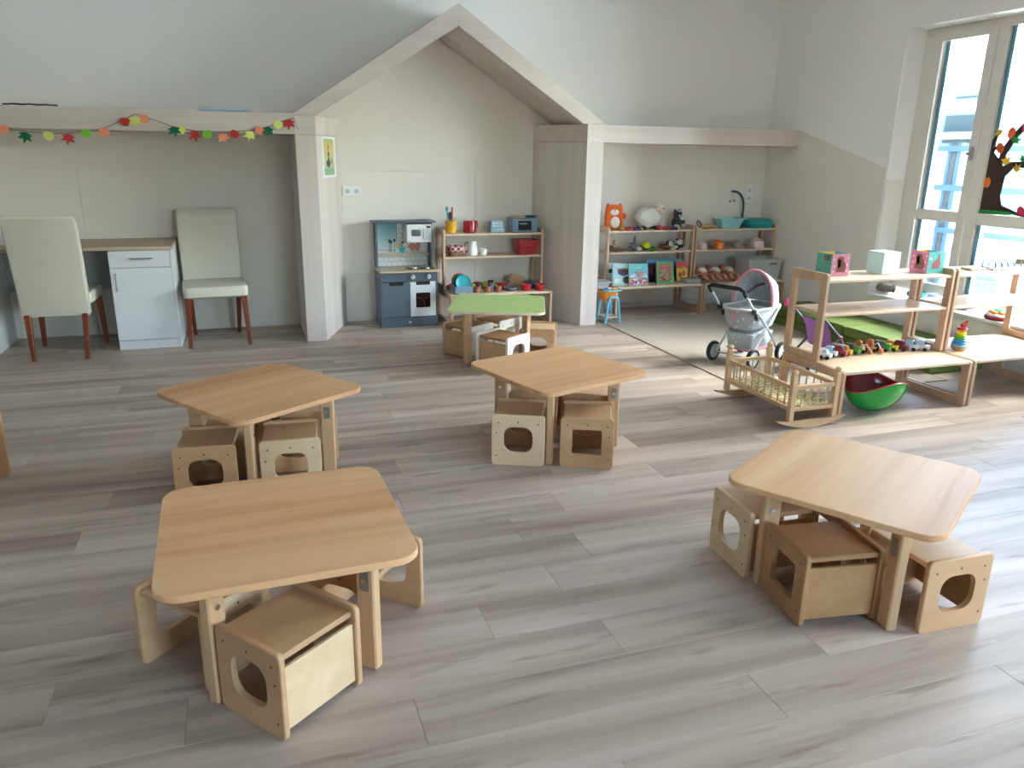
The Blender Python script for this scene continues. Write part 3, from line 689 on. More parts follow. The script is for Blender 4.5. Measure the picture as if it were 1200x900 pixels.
# ================================================================== TOY KITCHEN
KB = flat('slate_blue_board', '515f6d', 0.45, vary=.02)
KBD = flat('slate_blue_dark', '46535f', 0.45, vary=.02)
KW = wood('kitchen_worktop', 'b9a083', 'c7b093', 'd2bea3', (1, 12, 12), .5)
k = thing('toy_kitchen', 'slate blue wooden toy kitchen with white oven and microwave', 'toy kitchen', (1.338, 6.86, 0))
def kx(x): return x - 1.338
b = B(); b.box(-.253, -.236, -.16, .15, 0, .488); b.box(.236, .253, -.16, .15, 0, .488); b.box(-.236, .236, .135, .15, .02, .488); b.box(-.236, .236, -.15, .135, .075, .09)
B().box(-.253, -.238, -.158, .15, 0, .488, .001).build('side_panel', KB, k, smooth=0); B().box(.238, .253, -.158, .15, 0, .488, .001).build('side_panel', KB, k, smooth=0)
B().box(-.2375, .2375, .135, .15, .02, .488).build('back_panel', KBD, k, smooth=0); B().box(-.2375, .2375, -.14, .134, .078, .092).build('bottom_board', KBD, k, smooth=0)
pp = B().box(-.2375, .2375, -.158, -.143, .0, .085, .001).build('plinth', KB, k, smooth=0)
B().box(-.012, .012, -.1595, -.158, .032, .05).build('emblem', flat('emblem_grey', 'b9c4ca', .5), pp, smooth=0)
B().box(-.262, .272, -.205, .16, .488, .504, .004).build('worktop', KW, k, smooth=0)
cp = B().box(-.2375, .2375, -.16, -.145, .405, .487, .001).build('control_panel', KB, k, smooth=0)
for xx in (.03, .17):
    B().lathe([(.0, 0), (.021, 0), (.021, .02), (.017, .026), (.0, .026)], 16, T(xx, -.16, .446) @ RX(90)).box(xx - .003, xx + .003, -.192, -.184, .43, .462).build('knob', flat('silver_plastic', 'bfc4c6', .35), cp)
def slot_door(name, x0, x1, mat, win):
    b = B(); z0, z1 = .092, .40; w = x1 - x0; cx = (x0 + x1) / 2; sw = .062
    if win:
        b.ring(rrect(w, z1 - z0 - .03, .002, cx, (z0 + z1 - .03) / 2), rrect(.13, .135, .012, cx, .235), -.16, -.146, UV_XZ)
    else: b.box(x0, x1, -.16, -.146, z0, z1 - .03)
    b.box(x0, cx - sw, -.16, -.146, z1 - .03, z1); b.box(cx + sw, x1, -.16, -.146, z1 - .03, z1)
    o = b.build(name, mat, k, smooth=0)
    B().plate(rrect(sw * 2, .03, .012, cx, z1 - .015), -.150, -.1455, UV_XZ).build('grip_slot', flat('slot_shadow', '1d1a1b', .7), o, smooth=0)
    return o
slot_door('cupboard_door', -.236, .006, flat('slate_blue_door', '54636f', .42), False)
od = slot_door('oven_door', .009, .236, flat('oven_white', 'd3d9db', .35), True)
B().plate(rrect(.132, .137, .012, .1225, .235), -.1475, -.1455, UV_XZ).build('oven_window', flat('oven_dark', '171315', .12), od, smooth=0)
B().tube([(.07, -.149, .26), (.11, -.149, .245), (.13, -.149, .225), (.14, -.149, .19)], .004, 5).tube([(.13, -.149, .245), (.165, -.149, .255)], .003, 5).build('printed_flame', flat('print_red', '8a2b2e', .5), od)
# sink and hob
B().ring(rrect(.15, .12, .02, -.165, -.03), rrect(.135, .105, .016, -.165, -.03), .504, .5065).plate(rrect(.135, .105, .016, -.165, -.03), .5042, .505).build('sink', flat('sink_blue_grey', '93a6b0', .3), k, smooth=0)
B().box(.0, .235, -.12, .02, .5042, .508, .002).build('hob', flat('hob_dark', '2e3338', .25), k, smooth=0)
for xx, rr_ in ((.06, .042), (.17, .05)):
    B().lathe([(0, .508), (rr_, .508), (rr_, .515), (rr_ * .8, .518), (0, .518)], 20, T(xx, -.05, 0)).build('hotplate', CHROME, k)
# upper part
TILE = brick('print_tiles', 'd6d9d6', '98a2a8', 10, .5, .42)
BP = B().box(-.24, .24, .13, .142, .504, .885).build('tile_back', TILE, k, smooth=0)
B().box(-.253, -.238, .02, .15, .504, .90, .001).build('side_post', KB, k, smooth=0); B().box(.238, .253, .02, .15, .504, .90, .001).build('side_post', KB, k, smooth=0)
B().box(-.282, .275, -.03, .16, .90, .914, .003).build('top_board', KB, k, smooth=0)
B().box(-.237, .237, .06, .129, .611, .622, .001).build('small_shelf', KW, k, smooth=0)
pw = B().ring([(-.235, .645), (-.045, .645), (-.045, .885), (-.235, .885)], [(-.229, .651), (-.051, .651), (-.051, .879), (-.229, .879)], .127, .1295, UV_XZ).build('window_print', flat('print_teal_dark', '6c9aa2', .5), k, smooth=0)
B().box(-.229, -.051, .128, .1297, .651, .879).build('sky_print', vgrad('blind_print', [(0, 'd5dedd'), (.3, 'bcd9dc'), (.7, '9cc7cf'), (1, '7fb2bd')], 2, .651, .879), pw, smooth=0)
for zz in (.655, .672): B().box(-.225, -.08, .1265, .128, zz, zz + .003).build('rail_print', flat('print_grey_blue', '7e93a0', .5), pw, smooth=0)
mw_ = B().box(.015, .237, -.02, .13, .727, .886, .004).build('microwave', flat('microwave_white', 'd9dddf', .35), k, smooth=0)
B().plate(rrect(.084, .058, .012, .098, .812), -.0225, -.02, UV_XZ).build('microwave_window', flat('smoked_print', '55575b', .2), mw_, smooth=0)
B().box(.168, .232, -.0215, -.02, .742, .848).build('keypad', flat('keypad_grey', 'b4bcc0', .5), mw_, smooth=0)
B().box(.19, .228, -.0235, -.02, .852, .872).build('display', BLACK, mw_, smooth=0)
B().box(.022, .05, -.0212, -.02, .735, .741).build('badge', flat('badge_grey', '6c7278', .5), mw_, smooth=0)
B().box(.166, .176, -.034, -.02, .765, .845, .003).build('door_handle', flat('microwave_white', 'd9dddf', .35), mw_, smooth=0)
pot = B().plate([(-.02, 0), (.02, 0), (.03, .045), (-.03, .045)], .055, .0575, T(-.005, .068, .626) @ UV_XZ).build('flowerpot_print', flat('print_turquoise', '1c9fa6', .5), k, smooth=0)
for (fx, fz, col) in ((-.03, .058, 'e3b53a'), (-.016, .075, 'df8a2f'), (.008, .088, '3a4652'), (.0, .06, '4f9a58'), (-.04, .05, 'e8c85a')):
    B().plate(circ(.012, 8, fx, fz), .056, .058, T(-.005, .068, .626) @ UV_XZ).build('flower_print', flat('print_' + col, col, .5), pot, smooth=0)
mt = B().plate([(0, -.045), (.045, 0), (0, .045), (-.045, 0)], .1265, .129, T(.095, 0, .675) @ UV_XZ).build('mitt_print', check('gingham_red', 'b0544f', 'd9a59a', 90), k, smooth=0)
B().plate(rrect(.04, .085, .018), .1268, .1292, T(.143, 0, .675) @ RY(12) @ UV_XZ).build('glove_print', check('gingham_red', 'b0544f', 'd9a59a', 90), k, smooth=0)
for xx, zz in ((-.10, .72), (-.07, .735), (-.115, .73)):
    B().tube([(xx * .98, .1255, .63), (xx, .1255, zz - .01)], .0025, 5).ell((xx, .1255, zz), (.011, .003, .016), 8, 6).build('utensil_print', flat('print_dark_grey', '4c565c', .5), k)

# ================================================================== PLAY FOOD SHELF (beside the kitchen)
def xs(px_, py_, Y): return PY(px_, py_, Y).x
def bowl_prof(r, h, rb=.6, t=.004): return [(0, 0), (r * rb, 0), (r * .92, h * .6), (r, h), (r - t, h), (r * .92 - t, h * .6), (r * rb - t, t), (0, t)]
def cup_prof(r, h, k_=.85, t=.004): return [(0, 0), (r * k_, 0), (r, h), (r - t, h), (r * k_ - t, t), (0, t)]
YT = 6.87
x = xs(528.5, 268, YT)
t = thing('utensil_pot', 'yellow pot holding teal, navy and red utensils', 'utensil pot', (x, YT, ZTP))
B().lathe(cup_prof(.048, .105, .97), 18).lathe([(.048, .096), (.051, .096), (.051, .104), (.048, .104)], 18, cap=False).build('pot', flat('yellow_enamel', 'd9a520', .3), t)
B().tube([(-.02, 0, .02), (-.035, 0, .2)], .007).ell((-.036, 0, .212), (.013, .007, .022), 8, 6).build('spatula', flat('teal_silicone', '1f93a0', .4), t)
B().tube([(0, .01, .02), (-.005, .01, .13)], .007).ell((-.006, .01, .15), (.026, .012, .034), 10, 8).build('ladle', flat('navy_plastic', '24323f', .4), t)
B().tube([(.01, 0, .02), (.012, 0, .16), (.012, 0, .225)], .008).build('red_spoon', flat('red_plastic', 'b52a2f', .35), t)
for s in (.025, .035): B().tube([(s * .6, -.01, .02), (s * 1.2, -.01, .14)], .004, 6).build('wooden_stick', BEECH, t)
x = xs(550.5, 268, YT)
t = thing('red_pot', 'red enamel pot with side handle on the play-food shelf', 'pot', (x, YT, ZTP))
B().lathe([(0, 0), (.05, 0), (.058, .006), (.06, .09), (.056, .098), (.056, .104), (.02, .106), (0, .106)], 20).build('body', flat('red_enamel', 'a5212c', .22), t)
B().tube(bez((.045, -.02, .09), (.07, -.03, .13), (.056, -.05, .04), 8), .006).build('handle', MATS['red_enamel'], t)
x = xs(581.5, 270, 6.86)
t = thing('toy_cash_register', 'small pale blue stepped toy till with buttons', 'toy till', (x, 6.86, ZTP))
B().loft([[(px_, py_, z) for px_, py_ in rrect(w, dd, .008)] for z, w, dd in ((0, .135, .09), (.03, .132, .088), (.075, .125, .07), (.10, .115, .05))]).build('body', flat('pale_blue_paint', '86a5b6', .4), t)
for r_ in range(3):
    for cc in range(3): B().box(-.045 + cc * .032, -.02 + cc * .032, -.052 + r_ * .009, -.04 + r_ * .009, .02 + r_ * .027, .036 + r_ * .027, .002).build('button', flat('button_grey', 'c6d2d8', .4), t, smooth=0)
x = xs(612, 272, 6.88)
t = thing('toy_oven', 'blue-grey toy tabletop oven with black window', 'toy oven', (x, 6.88, ZTP))
B().box(-.12, .12, -.07, .1, 0, .125, .004).build('case', flat('steel_blue_paint', '7795aa', .4), t, smooth=0)
B().plate(rrect(.13, .085, .006, .0, .06), -.072, -.07, UV_XZ).build('window', flat('black_gloss', '16171a', .1), t, smooth=0)
for i in range(4):
    for s in (-.095, .092): B().box(s - .009, s + .009, -.073, -.07, .02 + i * .024, .034 + i * .024).build('button', flat('deep_blue_key', '4b7ba0', .4), t, smooth=0)
B().box(-.055, .02, -.073, -.0718, .07, .082).build('rack_print', flat('rack_grey', '8d9396', .3), t, smooth=0)
t = tag(B().lathe([(0, 0), (.065, 0), (.07, .008), (.07, .014), (.02, .018), (0, .018)], 20, SC(1.2, .8, 1)).build('wooden_plate', BEECH_X, loc=(x - .045, 6.88, ZTP + .126)), 'round wooden play plate on top of the toy oven', 'plate')
t = tag(B().lathe([(0, 0), (.05, 0), (.06, .02), (.056, .02), (.048, .006), (0, .006)], 18, SC(1, .8, 1)).build('toy_pan', flat('petrol_enamel', '375a68', .35), loc=(x + .072, 6.86, ZTP + .126)), 'petrol blue toy dish on top of the toy oven', 'dish')
# middle board
x = 1.80
t = thing('gingham_basket', 'small basket with red gingham lining on the play-food shelf', 'basket', (x, YT - .01, ZMD))
B().loft([[(px_, py_, z) for px_, py_ in rrect(w, w * .8, .03)] for z, w in ((0, .12), (.05, .135))], cap1=True).build('wicker', wood('wicker_brown', '5d4030', '8a6a4c', 'a88a68', (60, 60, 90), .8), t)
B().loft([[(px_, py_, z) for px_, py_ in rrect(w, w * .82, .03)] for z, w in ((.045, .14), (.075, .148), (.088, .15), (.09, .14), (.07, .13))]).build('lining', check('gingham_wine', '8e2b38', 'd8c3bd', 38), t)
B().tube(bez((.07, -.03, .08), (.10, -.05, .06), (.085, -.06, .018), 6), .011, 6).build('ribbon', MATS['gingham_wine'], t)
x = xs(553, 298, YT)
t = thing('white_jug', 'white toy jug with grey handle', 'jug', (x, YT, ZMD))
B().lathe([(0, 0), (.05, 0), (.052, .01), (.048, .06), (.036, .11), (.038, .128), (.033, .128), (.03, .11), (0, .1)], 20).build('body', WPLAS, t)
B().tube(bez((-.034, 0, .115), (-.085, 0, .12), (-.055, 0, .05), 8), .006).build('handle', flat('grey_handle', '5b6066', .4), t)
x = xs(565, 298, YT)
t = thing('white_mug', 'small white toy mug next to the jug', 'mug', (x + .005, YT - .02, ZMD))
B().lathe(cup_prof(.03, .058, .9), 16).build('body', WPLAS, t)
B().tube(bez((.027, 0, .05), (.055, 0, .035), (.026, 0, .012), 6), .004, 6).build('handle', WPLAS, t)
x = min(xs(621, 295, YT), 2.484)
t = thing('red_crate', 'red plastic crate on the middle board of the play-food shelf', 'crate', (x, YT, ZMD))
def tub(w, d_, h, taper=.85, t_=.005, r=.012): return [[(px_, py_, z) for px_, py_ in rrect(ww, dd, r)] for z, ww, dd in ((0, w * taper, d_ * taper), (h, w, d_), (h, w - 2 * t_, d_ - 2 * t_), (t_, w * taper - 2 * t_, d_ * taper - 2 * t_))]
REDP = flat('red_crate_plastic', 'a8262b', .35)
B().loft(tub(.2, .17, .13)).build('body', REDP, t)
B().ring(rrect(.212, .182, .014), rrect(.19, .16, .01), .118, .134).build('rim', REDP, t)
for zz in (.04, .07): B().box(-.06, .06, -.0885, -.079, zz, zz + .012, .002).build('rib', REDP, t, smooth=0)
# bench board
YK = 6.66
def dish(name, px_, py_, Y, prof, mat, label, cat, group=None, M=None, seg=18, z=ZBN):
    o = B().lathe(prof, seg, M).build(name, mat, loc=(xs(px_, py_, Y), Y, z)); return tag(o, label, cat, group)
xc = xs(541, 336, 6.64)
t = thing('grey_crate', 'blue-grey open crate holding play plates', 'crate', (xc, 6.655, ZBN))
B().loft(tub(.175, .19, .062, .95)).build('body', flat('blue_grey_plastic', '74899a', .45), t)
for i, (c_, nm) in enumerate((('d1562a', 'orange'), ('1e8e9c', 'teal'), ('2e8f47', 'green'), ('23748b', 'petrol blue'), ('17a0ad', 'turquoise'))):
    r_ = .068 if i else .072
    o = B().lathe([(0, 0), (r_ * .6, 0), (r_, .012), (r_, .016), (r_ * .6, .005), (0, .005)], 20, RX(76)).build('play_plate', flat('plate_' + nm.replace(' ', '_'), c_, .35), loc=(xc - .012 + .005 * i, 6.695 - .018 * i, ZBN + .017 + r_ + .002))
    tag(o, '%s play plate standing in the blue-grey crate' % nm, 'plate', 'play plates in the crate')
t = B().ell((0, 0, .022), (.028, .02, .022), 10, 6).build('play_tomato', flat('red_food', 'c03a2a', .4), loc=(xc - .075, 6.80, ZBN)); tag(t, 'red play tomato behind the crate of plates', 'toy food')
MB_ = flat('maroon_cup', '5e2430', .35); LM = flat('lime_cup', '86b52f', .35); TL = flat('teal_cup', '1f5f6c', .35); CP = flat('copper_cup', 'a06a55', .28, .35); RD = flat('red_bowl', 'b3222b', .3); GB = flat('grey_blue_cup', '67768c', .35)
dish('toy_cup', 549.5, 330, 6.76, cup_prof(.032, .06), TL, 'dark teal toy cup behind the crate of plates', 'cup')
dish('toy_cup', 559, 330, 6.76, cup_prof(.036, .062), MB_, 'wide maroon toy cup behind the copper pans', 'cup')
dish('toy_cup', 553, 332, 6.70, cup_prof(.03, .06), LM, 'lime toy cup beside the crate of plates', 'cup')
dish('toy_cup', 567, 330, 6.76, cup_prof(.028, .062), LM, 'lime toy cup between maroon cup and tall maroon cup', 'cup')
dish('toy_cup', 575, 330, 6.77, cup_prof(.028, .075), MB_, 'tall maroon toy cup in the back row', 'cup')
dish('toy_cup', 575.5, 333, 6.70, cup_prof(.024, .06), GB, 'grey-blue toy cup in front of the tall maroon cup', 'cup')
dish('toy_cup', 580.5, 333, 6.72, cup_prof(.022, .05), LM, 'small lime toy cup beside the grey-blue cup', 'cup')
dish('toy_cup', 585.5, 331, 6.77, bowl_prof(.045, .055), flat('olive_bowl', '7f9a35', .4), 'olive toy bowl behind the red bowl', 'bowl')
dish('toy_bowl', 588.5, 333, 6.70, bowl_prof(.038, .06, .7), RD, 'deep red toy bowl beside the pan with a stub handle', 'bowl')
for px_, lb in ((558.2, 'copper toy saucepan next to the crate of plates'), (571.2, 'copper toy saucepan standing between two like it'), (583, 'copper toy saucepan next to the grey frying pan')):
    t = thing('copper_pan', lb, 'saucepan', (xs(px_, 340, 6.60), 6.60, ZBN), 0, 'row of copper toy saucepans')
    B().lathe(cup_prof(.037, .05, .95), 18).build('body', CP, t); B().ring(circ(.039, 18), circ(.034, 18), .048, .052).build('rim', CP, t)
t = thing('grey_pan', 'flat dark grey toy frying pan with upright handle', 'pan', (xs(598, 338, 6.62), 6.63, ZBN))
B().lathe([(0, 0), (.05, 0), (.06, .012), (.06, .03), (.056, .03), (.054, .012), (0, .006)], 20).build('body', flat('grey_pan_metal', '5a6269', .4), t)
B().tube([(-.02, .03, .028), (-.018, .035, .055), (-.008, .035, .08)], .006).ell((-.006, .035, .084), (.012, .008, .008), 8, 6).build('handle', flat('dark_handle', '33282a', .4), t)
dish('red_bowl', 616.5, 336, 6.60, bowl_prof(.05, .058, .7), RD, 'red toy bowl with rounded rim, farther from the wall frame', 'bowl')
dish('red_bowl', 632.5, 336, 6.585, bowl_prof(.05, .055, .75), RD, 'red toy bowl at the end of the bench board', 'bowl')
t = thing('blue_casserole', 'blue toy casserole with lid behind the red bowls', 'pot', (xs(620, 334, 6.74), 6.73, ZBN))
B().lathe([(0, 0), (.06, 0), (.062, .045), (0, .045)], 20).build('body', flat('casserole_blue', '2c5874', .35), t); B().lathe([(.064, .046), (.064, .052), (.03, .066), (.008, .07), (.008, .078), (0, .078)], 20).build('lid', MATS['casserole_blue'], t)
t = tag(B().lathe([(0, 0), (.075, 0), (.085, .010), (.085, .014), (.07, .004), (0, .004)], 22, RX(28)).build('wooden_tray', BEECH_X, loc=(xs(606, 330, 6.88), 6.87, ZBN + .045)), 'round wooden tray leaning behind the blue casserole', 'tray')
dish('white_saucer', 540, 342, 6.545, [(0, 0), (.03, 0), (.043, .008), (.043, .011), (.03, .004), (0, .004)], WPLAS, 'white saucer at the front edge of the bench board', 'saucer')

# ================================================================== PLUSH AND BOOK SHELF
def plush_eye(par, *pts, r=.006):
    for q in pts: B().ell(q, r, 8, 6).build('eye', BLACK, par)
YA = 6.87
# orange cat cushion
x = max(xs(713, 266, 6.88), 3.392)
t = thing('cat_cushion', 'orange cat-shaped cushion with white tummy standing against the wall', 'plush toy', (x, 6.90, ZTP), -6)
OR = flat('orange_felt', 'd9662a', .9, bump=.2, bscale=200)
L = []
outl = [(-.085, 0), (.085, 0), (.09, .06), (.086, .13), (.082, .19), (.078, .225), (.066, .252), (.05, .236), (.0, .238), (-.05, .236), (-.066, .25), (-.08, .222), (-.085, .19), (-.09, .12), (-.092, .06)]
for w, sc_ in ((-.03, .86), (-.022, .96), (0, 1), (.022, .96), (.03, .86)): L.append([(u * sc_, (v - .12) * sc_ + .12, w) for u, v in outl])
B().loft(L, UV_XZ).build('body', OR, t)
wf = flat('white_felt', 'e0ddd6', .9)
B().ell((.005, -.029, .07), (.048, .008, .056), 16, 8).build('tummy', wf, t); B().ell((-.005, -.029, .165), (.046, .009, .03), 16, 8).build('muzzle', wf, t)
B().ell((-.005, -.036, .186), (.008, .006, .007), 8, 6).build('nose', flat('nose_brown', '6e2f22', .6), t); plush_eye(t, (-.03, -.032, .207), (.022, -.032, .207), r=.005)
B().ell((.1, -.01, .13), (.024, .018, .03), 10, 8).build('paw', OR, t)
# sheep
x = xs(762, 266, YA)
t = thing('plush_sheep', 'fluffy white plush sheep standing on the shelf', 'plush toy', (x, YA + .01, ZTP))
WOOL = flat('white_wool', 'dcd9d2', .95, bump=.9, bscale=140, vary=.05)
B().ell((-.03, 0, .11), (.135, .09, .098), 26, 18, lump=.12).ell((.085, 0, .215), (.034, .034, .03), 12, 8, lump=.15).build('body', WOOL, t)
FACE = flat('sheep_face', 'dcc3b4', .8)
B().loft([[(x_, y_ * .9, z_) for x_, y_, z_ in ((.07 + .045 * math.cos(a), .04 * math.sin(a), .185) for a in [i * PI / 6 for i in range(12)])], [(.10 + .05 * math.cos(i * PI / 6), .036 * math.sin(i * PI / 6), .165) for i in range(12)], [(.135 + .025 * math.cos(i * PI / 6), .024 * math.sin(i * PI / 6), .145) for i in range(12)]]).ell((.1, 0, .182), (.056, .046, .05), 14, 10).build('head', FACE, t)
B().ell((.045, -.042, .19), (.03, .012, .012), 10, 6).build('ear', FACE, t); B().ell((.045, .042, .19), (.03, .012, .012), 10, 6).build('ear', FACE, t)
plush_eye(t, (.118, -.042, .198), r=.008)
for xx, yy in ((-.09, -.05), (.04, -.055), (-.09, .05), (.04, .05)): B().ell((xx, yy, .018), (.028, .022, .018), 10, 6).build('hoof', flat('hoof_black', '232120', .8), t)
# raccoon
x = min(xs(795, 264, YA), 4.085)
t = thing('plush_raccoon', 'grey plush raccoon with striped face sitting beside the sheep', 'plush toy', (x, YA + .03, ZTP + .004), 15)
GR = flat('raccoon_grey', '4b4d50', .95, bump=.5, bscale=200); LG = flat('raccoon_pale', 'c9c7c2', .95)
B().ell((0, 0, .055), (.055, .045, .058), 14, 10).ell((0, -.005, .135), (.046, .04, .04), 14, 10).ell((-.05, -.03, .07), (.018, .02, .038), 10, 6).ell((.06, -.03, .06), (.03, .02, .02), 10, 6).build('body', GR, t)
for s in (-1, 1):
    B().ell((s * .034, 0, .172), (.014, .008, .016), 8, 6).build('ear', GR, t); B().ell((s * .018, -.036, .145), (.016, .008, .012), 8, 6).build('eye_patch', flat('patch_black', '232326', .9), t)
    B().ell((s * .045, -.05, .022), (.024, .035, .022), 10, 6).build('foot', LG, t)
B().ell((0, -.042, .122), (.02, .016, .014), 10, 6).build('muzzle', LG, t); B().ell((0, -.036, .168), (.03, .008, .01), 10, 6).build('brow', LG, t); B().ell((0, -.058, .127), .006, 6, 5).build('nose', BLACK, t)
# cloth dolls lying along the edge
def cloth_doll(px_, label, cols):
    t = thing('cloth_doll', label, 'doll', (xs(px_, 267, 6.785), 6.785, ZTP), 2)
    B().ell((-.035, 0, .017), (.055, .022, .017), 12, 8).build('jacket', flat('doll_' + cols[0], cols[0], .9), t)
    B().tube([(.01, -.01, .014), (.085, -.014, .013)], .013).tube([(.01, .014, .014), (.085, .016, .013)], .013).build('trousers', flat('doll_' + cols[1], cols[1], .9), t)
    for s in (-1, 1): B().ell((.1, s * .015, .014), (.018, .012, .012), 8, 6).build('shoe', flat('doll_' + cols[2], cols[2], .9), t)
    B().ell((-.11, 0, .024), (.026, .024, .024), 12, 8).build('head', flat('doll_' + cols[3], cols[3], .9), t)
    B().ell((-.13, 0, .026), (.014, .022, .02), 10, 6).build('hat', flat('doll_' + cols[4], cols[4], .9), t)
cloth_doll(741, 'cloth doll in red jacket and blue trousers lying before the sheep', ('a72a33', '31327e', 'd8c04a', 'd88a4a', '6d9a38'))
cloth_doll(784, 'cloth doll in red and purple lying in front of the raccoon', ('9c2f3c', '3a357f', 'd9c24e', 'b83b3b', '8e3a4a'))
# hand puppets on the middle board
def puppet(px_, label, parts, eyes=(), Y=6.86):
    t = thing('plush_puppet', label, 'plush toy', (xs(px_, 293, Y), Y, ZMD))
    for nm, c, r, col in parts: B().ell(c, r, 12, 8, lump=.08).build(nm, flat('plush_' + col, col, .95, bump=.4, bscale=200), t)
    if eyes: plush_eye(t, *eyes, r=.004)
puppet(722, 'brown and cream plush meerkat lying on the middle board', [('body', (-.01, 0, .03), (.07, .045, .03), '7a6450'), ('head', (-.03, -.03, .072), (.03, .028, .032), 'b7a88f'), ('cap', (-.03, -.02, .095), (.022, .02, .014), '3b332c'), ('tail', (.06, -.02, .014), (.04, .014, .012), '6d4f38'), ('arm', (-.075, 0, .035), (.015, .02, .033), '2c2824')], ((-.04, -.056, .08), (-.02, -.056, .08)))
puppet(743, 'grey plush donkey with raised ear on the middle board', [('body', (0, 0, .035), (.055, .05, .035), '74757c'), ('ear', (.0, .0, .1), (.012, .01, .05), '5f6068'), ('ear', (-.03, .01, .075), (.03, .01, .011), '6c6d74'), ('muzzle', (.03, -.04, .024), (.035, .025, .022), 'b9b9bb'), ('leg', (-.06, -.01, .014), (.03, .016, .014), '6b6c73')], ((.012, -.05, .055),))
puppet(758, 'green plush turtle with yellow shell on the middle board', [('shell', (-.015, 0, .045), (.05, .05, .042), 'c3c92b'), ('rim', (-.02, .01, .028), (.065, .055, .026), '2f4a24'), ('head', (.06, -.02, .02), (.03, .02, .02), '3f7a3a'), ('foot', (.03, -.05, .012), (.03, .016, .012), '4b8a3c')])
puppet(782, 'brown and white plush dog on the middle board', [('body', (-.015, 0, .03), (.06, .045, .03), '6f4a33'), ('head', (.02, -.02, .062), (.03, .028, .03), 'd0c9bf'), ('ear', (-.01, -.01, .062), (.018, .022, .028), '5d3d2b'), ('paw', (.04, -.045, .012), (.03, .016, .012), 'd6d0c6')], ((.012, -.046, .07), (.032, -.046, .07)))
puppet(794.5, 'black and white plush panda on the middle board', [('body', (0, .005, .032), (.05, .04, .032), '222224'), ('head', (.005, -.015, .075), (.034, .03, .03), 'dedcd6'), ('arm', (-.045, -.02, .03), (.03, .02, .016), 'd6d4ce'), ('leg', (.03, -.05, .012), (.05, .02, .012), 'd9d6cf'), ('ear', (-.024, .0, .1), (.011, .008, .011), '222224'), ('ear', (.03, .0, .1), (.011, .008, .011), '222224')], ((-.006, -.044, .08), (.016, -.044, .08)))
# picture books
def book(px0, py0, px1, py1, Y, label, cover, spine, art, lean=12, yaw=0, th=.014):
    a = PY(px0, py1, Y); c = PY(px1, py0, Y); w = c.x - a.x; h = (c.z - ZBN) / math.cos(math.radians(lean))
    t = thing('picture_book', label, 'book', ((a.x + c.x) / 2, Y, ZBN + (th + .002) * math.sin(math.radians(lean))), yaw)
    M = RX(-lean)
    B().box(-w / 2, w / 2, .0, .0015, 0, h, 0, M).build('front_cover', cover, t, smooth=0)
    B().box(-w / 2, w / 2, th, th + .0015, 0, h, 0, M).build('back_cover', spine, t, smooth=0)
    B().box(-w / 2 + .002, w / 2 - .003, .0016, th - .0001, .003, h - .003, 0, M).build('pages', flat('paper_pages', 'e2ddd0', .9), t, smooth=0)
    B().box(-w / 2 - .0015, -w / 2, 0, th + .0015, 0, h, 0, M).build('spine', spine, t, smooth=0)
    for (nm, kind, u, v, su, sv, mat) in art:
        loop = circ(1, 16) if kind == 'o' else rrect(2, 2, .15)
        B().plate([(u * w / 2 + p[0] * su * w / 2, h * v + p[1] * sv * h / 2) for p in loop], -.0008, -.0001, M @ UV_XZ).build(nm, mat, t, smooth=0)
    return t
FL = flat
book(719, 309.5, 741.5, 335, 6.60, 'pale blue picture book with a purple crest on its cover', FL('cover_sky', 'a9cfd9', .35), FL('cover_sky', 'a9cfd9', .35), [('cover_art', 'o', .1, .62, .62, .34, FL('art_purple', '52407f', .4)), ('cover_band', 'r', .1, .72, .7, .1, FL('art_tan', 'b98a6d', .4)), ('cover_print', 'r', .1, .66, .6, .06, FL('art_black', '2a2630', .4)), ('cover_art', 'o', .45, .25, .42, .34, FL('art_dark', '3c3a45', .4)), ('cover_art', 'r', -.55, .22, .3, .2, FL('art_pale', 'dbe9ea', .4))], 10, -4)
book(737.5, 309.5, 762, 335.3, 6.565, 'teal picture book crowded with small coloured figures', FL('cover_teal', '2f9fb3', .35), FL('cover_yellow', 'd3c33d', .4), [('cover_title', 'r', -.1, .8, .35, .07, FL('art_lime', '8bd15a', .4)), ('cover_art', 'o', 0, .42, .9, .34, FL('art_sky', 'b9d6e4', .4)), ('cover_art', 'r', 0, .2, .92, .34, multi('art_crowd', ['c03a6a', '7a2f7f', 'e5e1da', 'd9a43c', '3a7fb0', 'b8373c'], 70)), ('cover_art', 'r', .1, .52, .5, .25, multi('art_crowd2', ['e8e4e0', 'cf5a8a', '5f8fd0', 'e0b23c'], 60))], 10, 4)
book(769.5, 307, 791.5, 332.5, 6.60, 'green-bordered picture book with a red panel of animals', FL('cover_green', '2e8b43', .35), FL('cover_darkred', '7c2b35', .4), [('cover_panel', 'r', .0, .5, .72, .74, FL('art_red', 'b8433d', .4)), ('cover_animals', 'r', .0, .42, .66, .52, multi('art_animals', ['e6e1d8', 'c9b98f', '3a6b45', 'd9d3c5', '8a5c3c', 'e9e6e0'], 65)), ('cover_title', 'r', 0, .8, .5, .07, FL('art_rose', 'd88a86', .4))], 10, 0)
book(793.5, 307, 808, 327, 6.70, 'red and yellow picture book behind the flat grey book', FL('cover_yellow2', 'dcb43f', .35), FL('cover_crimson', 'b22b3a', .4), [('cover_band', 'r', 0, .83, .98, .33, FL('cover_crimson', 'b22b3a', .4)), ('cover_title', 'r', 0, .72, .6, .06, FL('art_white', 'e2ddd6', .4)), ('cover_art', 'o', .25, .4, .32, .3, FL('art_orange', 'b8472d', .4)), ('cover_art', 'o', -.4, .34, .28, .25, FL('art_brown', '6a3b2a', .4))], 12, 0)
